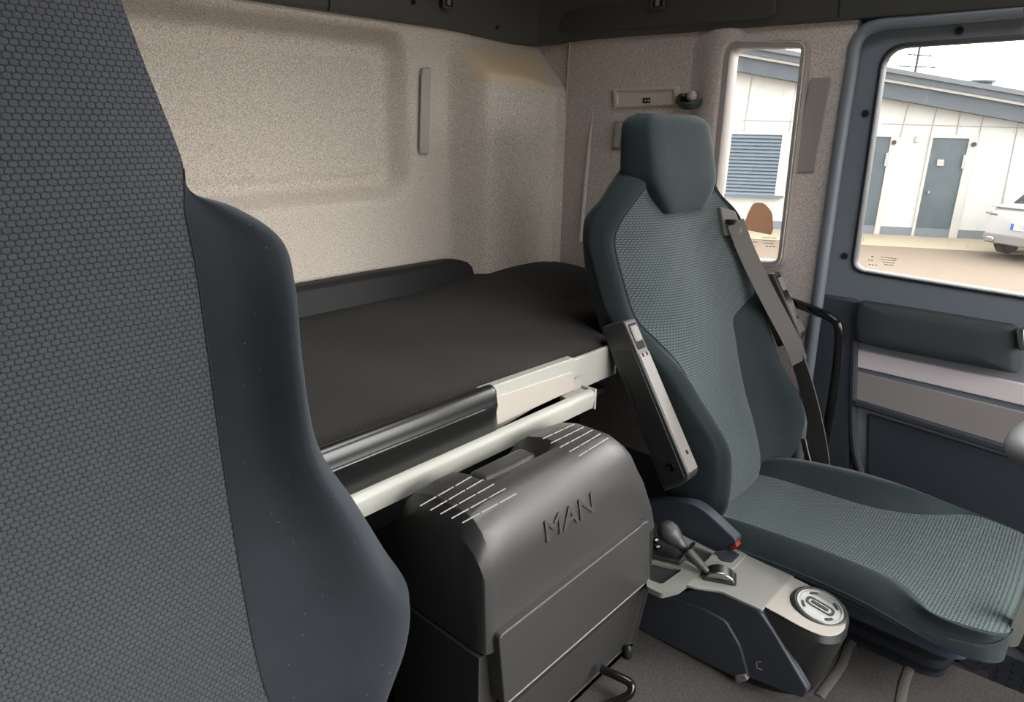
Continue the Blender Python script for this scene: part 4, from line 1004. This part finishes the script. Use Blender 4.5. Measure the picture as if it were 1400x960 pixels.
# ---- steering wheel: only its lower rim reaches into the frame
swc = Vector((1.585, -.105, -.44))
axw = Vector((0, .48, .88)).normalized()
pt_ = onx(1388, 600, 1.50)
wh = None
sa = Vector((1, 0, 0)); sb = axw.cross(sa).normalized()
Rw = .225
low_dir = sb if (sb.y > 0) else -sb
swc = onx(1394, 603, 1.585)-low_dir*Rw
wl = thing('steering_wheel', tuple(swc), 'grey leather steering wheel whose rim edge shows at the right frame edge', 'steering wheel')
rg = []
b = MB()
ringp = []
for k in range(64):
    a = 2*PI*k/64; dr = sa*math.cos(a)+sb*math.sin(a)
    rg.append([swc+dr*(Rw+0.024*math.cos(q*2*PI/14))+axw*.022*math.sin(q*2*PI/14) for q in range(14)])
rg.append(rg[0]); b.loft(rg, caps=False); b.build('rim', 'leather', wl, smooth=80, merge=True)
b = MB(); b.lathe([(.0, .0), (.07, -.002), (.08, -.012), (.075, -.04), (.04, -.06), (0, -.06)], swc, axw, 32); b.build('hub', 'black_soft', wl)
for a in (.0, PI, -PI/2):
    dr = sa*math.cos(a)+low_dir*(-math.sin(a)); pr_ = axw.cross(dr)
    b = MB(); b.loft([[swc+dr*r+pr_*s*w_+axw*(h-.015) for s, h in ((-1, .006), (1, .006), (1, -.006), (-1, -.006))] for r, w_ in ((.06, .03), (.15, .02), (Rw-.004, .024))]); b.build('spoke', 'beige', wl, bevel=.003)

# ================================================================== outside
GZ = -2.4
A0 = onz(1170, 320, GZ); A1 = onz(1330, 322, GZ)
tdir = Vector((math.cos(math.radians(-62)), math.sin(math.radians(-62)), 0))
nrm = Vector((-tdir.y, tdir.x, 0))
if nrm.dot(A0) > 0: nrm = -nrm     # towards the truck
def fac(px, py, lift=0.):
    d = ray(px, py); k = (A0+nrm*lift).dot(nrm)/d.dot(nrm); return d*k
def fprism(pts, lift, t): 
    P = [fac(px, py, lift) for px, py in pts]; b = MB(); b.prism(P, -nrm*t); return b
b = MB(); b.box(-60, 160, -110, 110, GZ-.3, GZ); gr = struct(b.build('ground', 'asphalt'))
q0, q1 = onz(1170, 347, GZ), onz(1400, 349.5, GZ)
q0 = A0+nrm*1.9
b = MB(); b.prism([q0-tdir*30+Vector((0, 0, .0)), q0+tdir*40, A0+tdir*40-nrm*2, A0-tdir*30-nrm*2], (0, 0, .03)); struct(b.build('pavement', 'paving'))
bd = thing('office_building', tuple(A0), 'low white panelled building with two grey doors and sloping zinc eaves across the yard', 'building')
eL = fac(1010, 99, 0); eR = fac(1400, 169, 0)
sl_ = (eR.z-eL.z)/((eR-eL).dot(tdir))
def eave_z(s, base=0): return eL.z+sl_*(s-(eL-A0).dot(tdir))+base
sa_, sb_ = -14, 16
def P3(s, z, l=0): p = A0+tdir*s+nrm*l; return Vector((p.x, p.y, z))
b = MB(); b.prism([P3(sa_, GZ), P3(sb_, GZ), P3(sb_, eave_z(sb_)+.25), P3(sa_, eave_z(sa_)+.25)], -nrm*6); wl_ = b.build('facade', 'facade', bd)
b = fprism([(990, 308), (1700, 308.5), (1700, 325), (990, 322)], .03, .05); 
b = MB(); b.prism([P3(sa_, GZ, .03), P3(sb_, GZ, .03), P3(sb_, GZ+.22, .03), P3(sa_, GZ+.22, .03)], -nrm*.06); b.build('plinth', 'plinth', bd)
# eaves: two fascia steps and the roof sheet
OV = .55
def band(name, z0, z1, l0, l1, mat):
    b = MB(); b.prism([P3(sa_, eave_z(sa_, z0), l0), P3(sb_, eave_z(sb_, z0), l0), P3(sb_, eave_z(sb_, z1), l0), P3(sa_, eave_z(sa_, z1), l0)], nrm*(l1-l0)); return b.build(name, mat, bd)
dz_ = lambda px, pya, pyb: fac(px, pya).z-fac(px, pyb).z
h1 = dz_(1300, 131, 152)
band('lower_fascia', 0, h1, 0, .30, 'eave'); band('drip_edge', h1, h1+.06, 0, .38, 'eave_lt'); band('upper_fascia', h1+.06, h1+.18, 0, .45, 'eave')
b = MB(); b.prism([P3(sa_, eave_z(sa_, h1+.18), .5), P3(sb_, eave_z(sb_, h1+.18), .5), P3(sb_, eave_z(sb_, h1+.50), -6), P3(sa_, eave_z(sa_, h1+.50), -6)], (0, 0, .10)); b.build('roof_sheet', 'roof_out', bd)
# panel joints
for (xa, ya, xb, yb_) in ((1242, 142, 1231, 188), (1281, 148, 1271, 190), (1313, 153, 1307, 188), (1345, 158, 1313, 300), (1393, 165, 1366, 300), (1206, 169, 1400, 175), (1028, 106, 1017, 180), (1089, 112, 1079, 180), (1014, 164, 1090, 166)):
    A, B_ = fac(xa, ya, .01), fac(xb, yb_, .01)
    b = MB(); b.tube([A, B_], .012, 4); b.build('panel_joint', 'joint', bd)
def bdoor(name, l, r, top, sx, mat='door_out'):
    # l, r: pixel columns at the top, sx: lean of the verticals (px per px)
    pass
for i, (tl, tr, br, bl_) in enumerate((((1190, 186.5), (1219, 187), (1193, 320), (1160, 320)), ((1275, 188.5), (1324, 190), (1297, 320), (1249, 320)))):
    w0 = fac(*tl).z
    s0, s1 = ((fac(*tl)+fac(*bl_))/2-A0).dot(tdir), ((fac(*tr)+fac(*br))/2-A0).dot(tdir)
    jw = (s1-s0)*.24
    b = MB(); b.prism([P3(s0-.06, GZ, .045), P3(s1+jw, GZ, .045), P3(s1+jw, w0+.07, .045), P3(s0-.06, w0+.07, .045)], -nrm*.08, holes=[[P3(s0, GZ+.03, .045), P3(s1, GZ+.03, .045), P3(s1, w0, .045), P3(s0, w0, .045)]]); fr_ = b.build('door_frame', 'jamb', bd)
    b = MB(); b.prism([P3(s0, GZ+.03, .02), P3(s1, GZ+.03, .02), P3(s1, w0, .02), P3(s0, w0, .02)], -nrm*.05); dd = b.build('entrance_door', 'door_out', bd)
    b = MB(); b.prism([P3(s1-.05, w0-.35, .06), P3(s1+.02, w0-.35, .06), P3(s1+.02, w0-.65, .06), P3(s1-.05, w0-.65, .06)], -nrm*.03); b.build('hinge', 'chrome', dd)
    b = MB(); b.lathe([(.05, 0), (.05, .03), (0, .03)], P3(s1+jw*.6, w0-.12, .045), nrm, 12); b.build('door_sensor', 'black', fr_)
    b = MB(); b.lathe([(.03, 0), (.03, .06), (0, .06)], P3(s0+.12, GZ+1.05, .02), nrm, 12); b.build('door_knob', 'chrome', dd)
    if i:
        b = fprism([(1282, 218), (1291, 218.5), (1290, 227), (1281, 226.5)], .05, .02); sg = b.build('door_plate', 'lt_grey', dd)
        b = fprism([(1284, 221.5), (1289, 221.8), (1288.8, 223.5), (1283.8, 223.2)], .055, .01); b.build('plate_marks', 'sticker', sg)
b = MB(); c_ = fac(1250, 194, .0); b.lathe([(.02, .15), (.06, .11), (.06, .0), (.04, -.02), (0, -.02)], c_+nrm*.14, (0, 0, 1), 16); wlmp = b.build('wall_lamp', 'lt_grey'); tag(wlmp, 'small pale lamp on the white building wall between its two doors', 'lamp')
# shuttered office window
s0, s1 = ((fac(1002, 184)+fac(990, 264))/2-A0).dot(tdir), ((fac(1068, 186)+fac(1060, 266))/2-A0).dot(tdir)
zt2, zb2 = fac(1034, 184).z, fac(1030, 266).z
ow = None
b = MB(); b.prism([P3(s0-.08, zb2, .04), P3(s1+.16, zb2, .04), P3(s1+.16, zt2+.06, .04), P3(s0-.08, zt2+.06, .04)], -nrm*.06, holes=[[P3(s0, zb2+.02, .04), P3(s1, zb2+.02, .04), P3(s1, zt2, .04), P3(s0, zt2, .04)]]); ow = b.build('window_frame', 'jamb', bd)
b = MB(); n_s = 17
for k in range(n_s):
    za = zb2+(zt2-zb2)*k/n_s; zb3 = zb2+(zt2-zb2)*(k+.62)/n_s
    b.prism([P3(s0, za, .05), P3(s1, za, .05), P3(s1, zb3, .02), P3(s0, zb3, .02)], -nrm*.012)
b.build('shutter_slats', 'slat', ow)
b = MB(); b.prism([P3(s0, zb2, -.0), P3(s1, zb2, -.0), P3(s1, zt2, -.0), P3(s0, zt2, -.0)], nrm*.008); b.build('shutter_back', 'door_out', ow)
b = MB(); b.prism([P3(s0-.1, zb2, 0), P3(s1+.2, zb2, 0), P3(s1+.2, zb2, .16), P3(s0-.1, zb2, .16)], (0, 0, -.05)); b.build('window_sill', 'slat', ow)
# vent on the roof
vc = fac(1342, 121)*1.16
b = MB(); b.lathe([(.24, -.6), (.22, .13), (.29, .14), (.29, .19), (.20, .20), (0, .20)], vc, (0, 0, 1), 24); vt = b.build('roof_vent', 'vent'); tag(vt, 'round pale blue vent standing on the roof of the white building', 'vent')
# hall far behind
d_ = ray(1420, 128); hc = Vector((d_.x, d_.y, 0)).normalized()*46
tz = d_.z/math.hypot(d_.x, d_.y)*46
tv = Vector((hc.y, -hc.x, 0)).normalized()
b = MB(); zh0 = (ray(1390, 124).z/math.hypot(ray(1390, 124).x, ray(1390, 124).y))*46
lft = Vector((ray(1362, 128).x, ray(1362, 128).y, 0)); lft = lft/lft.length*46
b.prism([Vector((lft.x, lft.y, GZ)), lft+tv*24-Vector((0, 0, lft.z-GZ)), lft+tv*24+Vector((0, 0, zh0+2.2)), lft+Vector((0, 0, zh0-.25))], hc.normalized()*14)
hl = b.build('warehouse_hall', 'hall'); tag(hl, 'blue corrugated hall roof showing behind the white building', 'hall')
b = MB()
for k in range(60):
    p = lft+tv*(k*.4)-hc.normalized()*.03; b.box(p.x-.03, p.x+.03, p.y-.06, p.y+.06, GZ, zh0-.25+1.85*k*.4/24)
b.build('corrugation', 'hall', hl)
# power pole and line
pd = ray(1254, 108); pd_h = Vector((pd.x, pd.y, 0)).normalized()
def at_d(px, py, D): d = ray(px, py); return d*(D/math.hypot(d.x, d.y))
D_ = 70
pt0 = at_d(1257.5, 65, D_)
pw = thing('power_pole', (pt0.x, pt0.y, GZ), 'thin power pole with two crossarms beyond the white building', 'power pole')
b = MB(); b.tube([(pt0.x, pt0.y, GZ), pt0], [.16, .10], 8); b.build('mast', 'pole', pw)
for (xa, ya, xb, yb_) in ((1241, 74.5, 1274, 76.5), (1229, 90, 1279, 92.5)):
    A, B_ = at_d(xa, ya, D_), at_d(xb, yb_, D_)
    b = MB(); b.tube([A, B_], .06, 6); ca = b.build('crossarm', 'pole', pw)
    for t_ in (.04, .28, .72, .96):
        p = A.lerp(B_, t_); b = MB(); b.lathe([(.04, 0), (.05, .06), (.03, .16), (0, .16)], p, (0, 0, 1), 8); b.build('insulator', 'pole', ca)
A, B_ = at_d(1279, 92, D_), at_d(1480, 96, D_)
b = MB(); b.tube([A.lerp(B_, k/10)+Vector((0, 0, -.5*math.sin(PI*k/10))) for k in range(11)], .022, 5); pwl = b.build('power_line', 'pole'); tag(pwl, 'thin power line running right from the pole', 'power line')

# ---- white car at the right edge
ca_ = math.radians(-24)     # heading of the car's nose
g0 = onz(1352, 352, GZ)
hd = Vector((math.cos(ca_), math.sin(ca_), 0)); lt = Vector((-math.sin(ca_), math.cos(ca_), 0))
if lt.dot(Vector((0, 1, 0))) < 0: lt = -lt
W2 = .90
rear_c = g0-lt*(W2-.31)
car = thing('parked_car', tuple(rear_c+hd*2.2), 'white car parked in the yard, its rear corner and plate at the right window edge', 'car')
def cp(u, v, w_): return rear_c+hd*u+lt*v+Vector((0, 0, w_))
secs = [(.0, .74, .34, .92, .80), (.06, .82, .30, .98, .84), (.35, .88, .24, 1.04, .86), (.75, .90, .22, 1.08, .88), (1.6, .90, .22, 1.0, .9), (3.0, .90, .22, .98, .9), (3.8, .88, .24, .86, .86), (4.3, .80, .28, .74, .76), (4.42, .68, .34, .64, .7)]
def csec(u, hw, zlo, zhi, sh):
    pr = [(-hw*.9, zlo), (-hw, zlo+.14), (-hw, .58), (-hw*.97, zhi-.10), (-hw*.86, zhi), (0, zhi+.02), (hw*.86, zhi), (hw*.97, zhi-.10), (hw, .58), (hw, zlo+.14), (hw*.9, zlo), (0, zlo)]
    return [cp(u, v, w_) for v, w_ in pr]
S = lerp_rows([s_ for s_ in secs], 4)
b = MB(); b.loft([csec(*s_) for s_ in S]); b.build('car_body', 'car', car, smooth=50)
cab = [(.42, .62, 1.04, 1.06), (.95, .66, 1.02, 1.34), (1.5, .66, 1.0, 1.43), (2.2, .66, .98, 1.42), (2.7, .66, .97, 1.32), (3.3, .66, .95, .97)]
b = MB(); b.loft([[cp(u, v, w_) for v, w_ in ((-h-.12, zl), (-h, zh), (h, zh), (h+.12, zl))] for u, h, zl, zh in cab]); b.build('car_cabin', 'car_glass', car, bevel=.03)
b = MB(); b.loft([[cp(u, v, w_) for v, w_ in ((-h, zh-.015), (-h*.9, zh+.02), (h*.9, zh+.02), (h, zh-.015))] for u, h, zl, zh in cab[1:5]]); b.build('car_roof', 'car', car)
b = MB(); b.loft([[cp(u, v, w_) for v, w_ in ((-.74, z), (.74, z), (.74, z+.035), (-.74, z+.035))] for u, z in ((-.05, 1.0), (.16, .985), (.3, .98))]); b.build('tail_spoiler', 'car', car, bevel=.01)
b = MB(); b.loft([[cp(u, v, w_) for v, w_ in ((-.70, .30), (-.80, .36), (-.80, .48), (.80, .48), (.80, .36), (.70, .30))] for u in (-.03, .14)]); b.build('lower_bumper', 'car_trim', car, bevel=.02)
for sd in (-1, 1):
    b = MB(); b.loft([[cp(u, sd*v, w_) for v, w_ in ((.62, .83), (.85, .85), (.85, .88), (.62, .865))] for u in (-.015, .12)]); b.build('tail_lamp', 'lamp_red', car, bevel=.01)
    b = MB(); b.loft([[cp(u, sd*v, w_) for v, w_ in ((.56, .31), (.74, .31), (.74, .42), (.56, .42))] for u in (-.06, .1)]); b.build('exhaust', 'chrome', car, bevel=.02)
    for u in (.85, 3.55):
        b = MB(); b.lathe([(.2, -.11), (.31, -.11), (.335, -.08), (.335, .08), (.31, .11), (.2, .11)], cp(u, sd*.80, .335), lt, 28); b.build('wheel', 'tyre', car)
b = MB(); b.prism([cp(-.035, v, w_) for v, w_ in ((.30, .60), (-.30, .60), (-.30, .72), (.30, .72))], hd*.05); pla = b.build('number_plate', 'white', car)
b = MB(); b.prism([cp(-.04, v, w_) for v, w_ in ((.30, .60), (.245, .60), (.245, .72), (.30, .72))], hd*.01); b.build('plate_band', 'plate_blue', pla)
place_text('plate_lettering', '1Z IT71', .105, .002, cp(-.038, -.02, .66), tuple(-lt), (0, 0, 1), 'black', pla, xs=.95)

# ================================================================== light
wd = bpy.data.worlds.new('overcast_sky'); sc.world = wd; wd.use_nodes = True
t = wd.node_tree; bg = t.nodes['Background']
tc = t.nodes.new('ShaderNodeTexCoord'); 
dt = t.nodes.new('ShaderNodeVectorMath'); dt.operation = 'DOT_PRODUCT'; dt.inputs[1].default_value = Vector((.75, -.55, .45)).normalized()
t.links.new(tc.outputs['Generated'], dt.inputs[0])
cr = t.nodes.new('ShaderNodeValToRGB'); cr.color_ramp.elements[0].position = .0; cr.color_ramp.elements[1].position = 1.0
cr.color_ramp.elements[0].color = (.93, .96, 1, 1); cr.color_ramp.elements[1].color = (1, .98, .95, 1)
mr = t.nodes.new('ShaderNodeMapRange'); mr.inputs['From Min'].default_value = -.6; t.links.new(dt.outputs['Value'], mr.inputs['Value']); t.links.new(mr.outputs[0], cr.inputs['Fac'])
ms = t.nodes.new('ShaderNodeMapRange'); ms.inputs['From Min'].default_value = .2; ms.inputs['To Min'].default_value = .6; ms.inputs['To Max'].default_value = 2.6
t.links.new(dt.outputs['Value'], ms.inputs['Value'])
t.links.new(cr.outputs['Color'], bg.inputs['Color']); t.links.new(ms.outputs[0], bg.inputs['Strength'])

vs_ = sc.view_settings
vs_.view_transform = 'Standard'; vs_.look = 'None'; vs_.gamma = 1; vs_.use_curve_mapping = False
vs_.exposure = 2.8
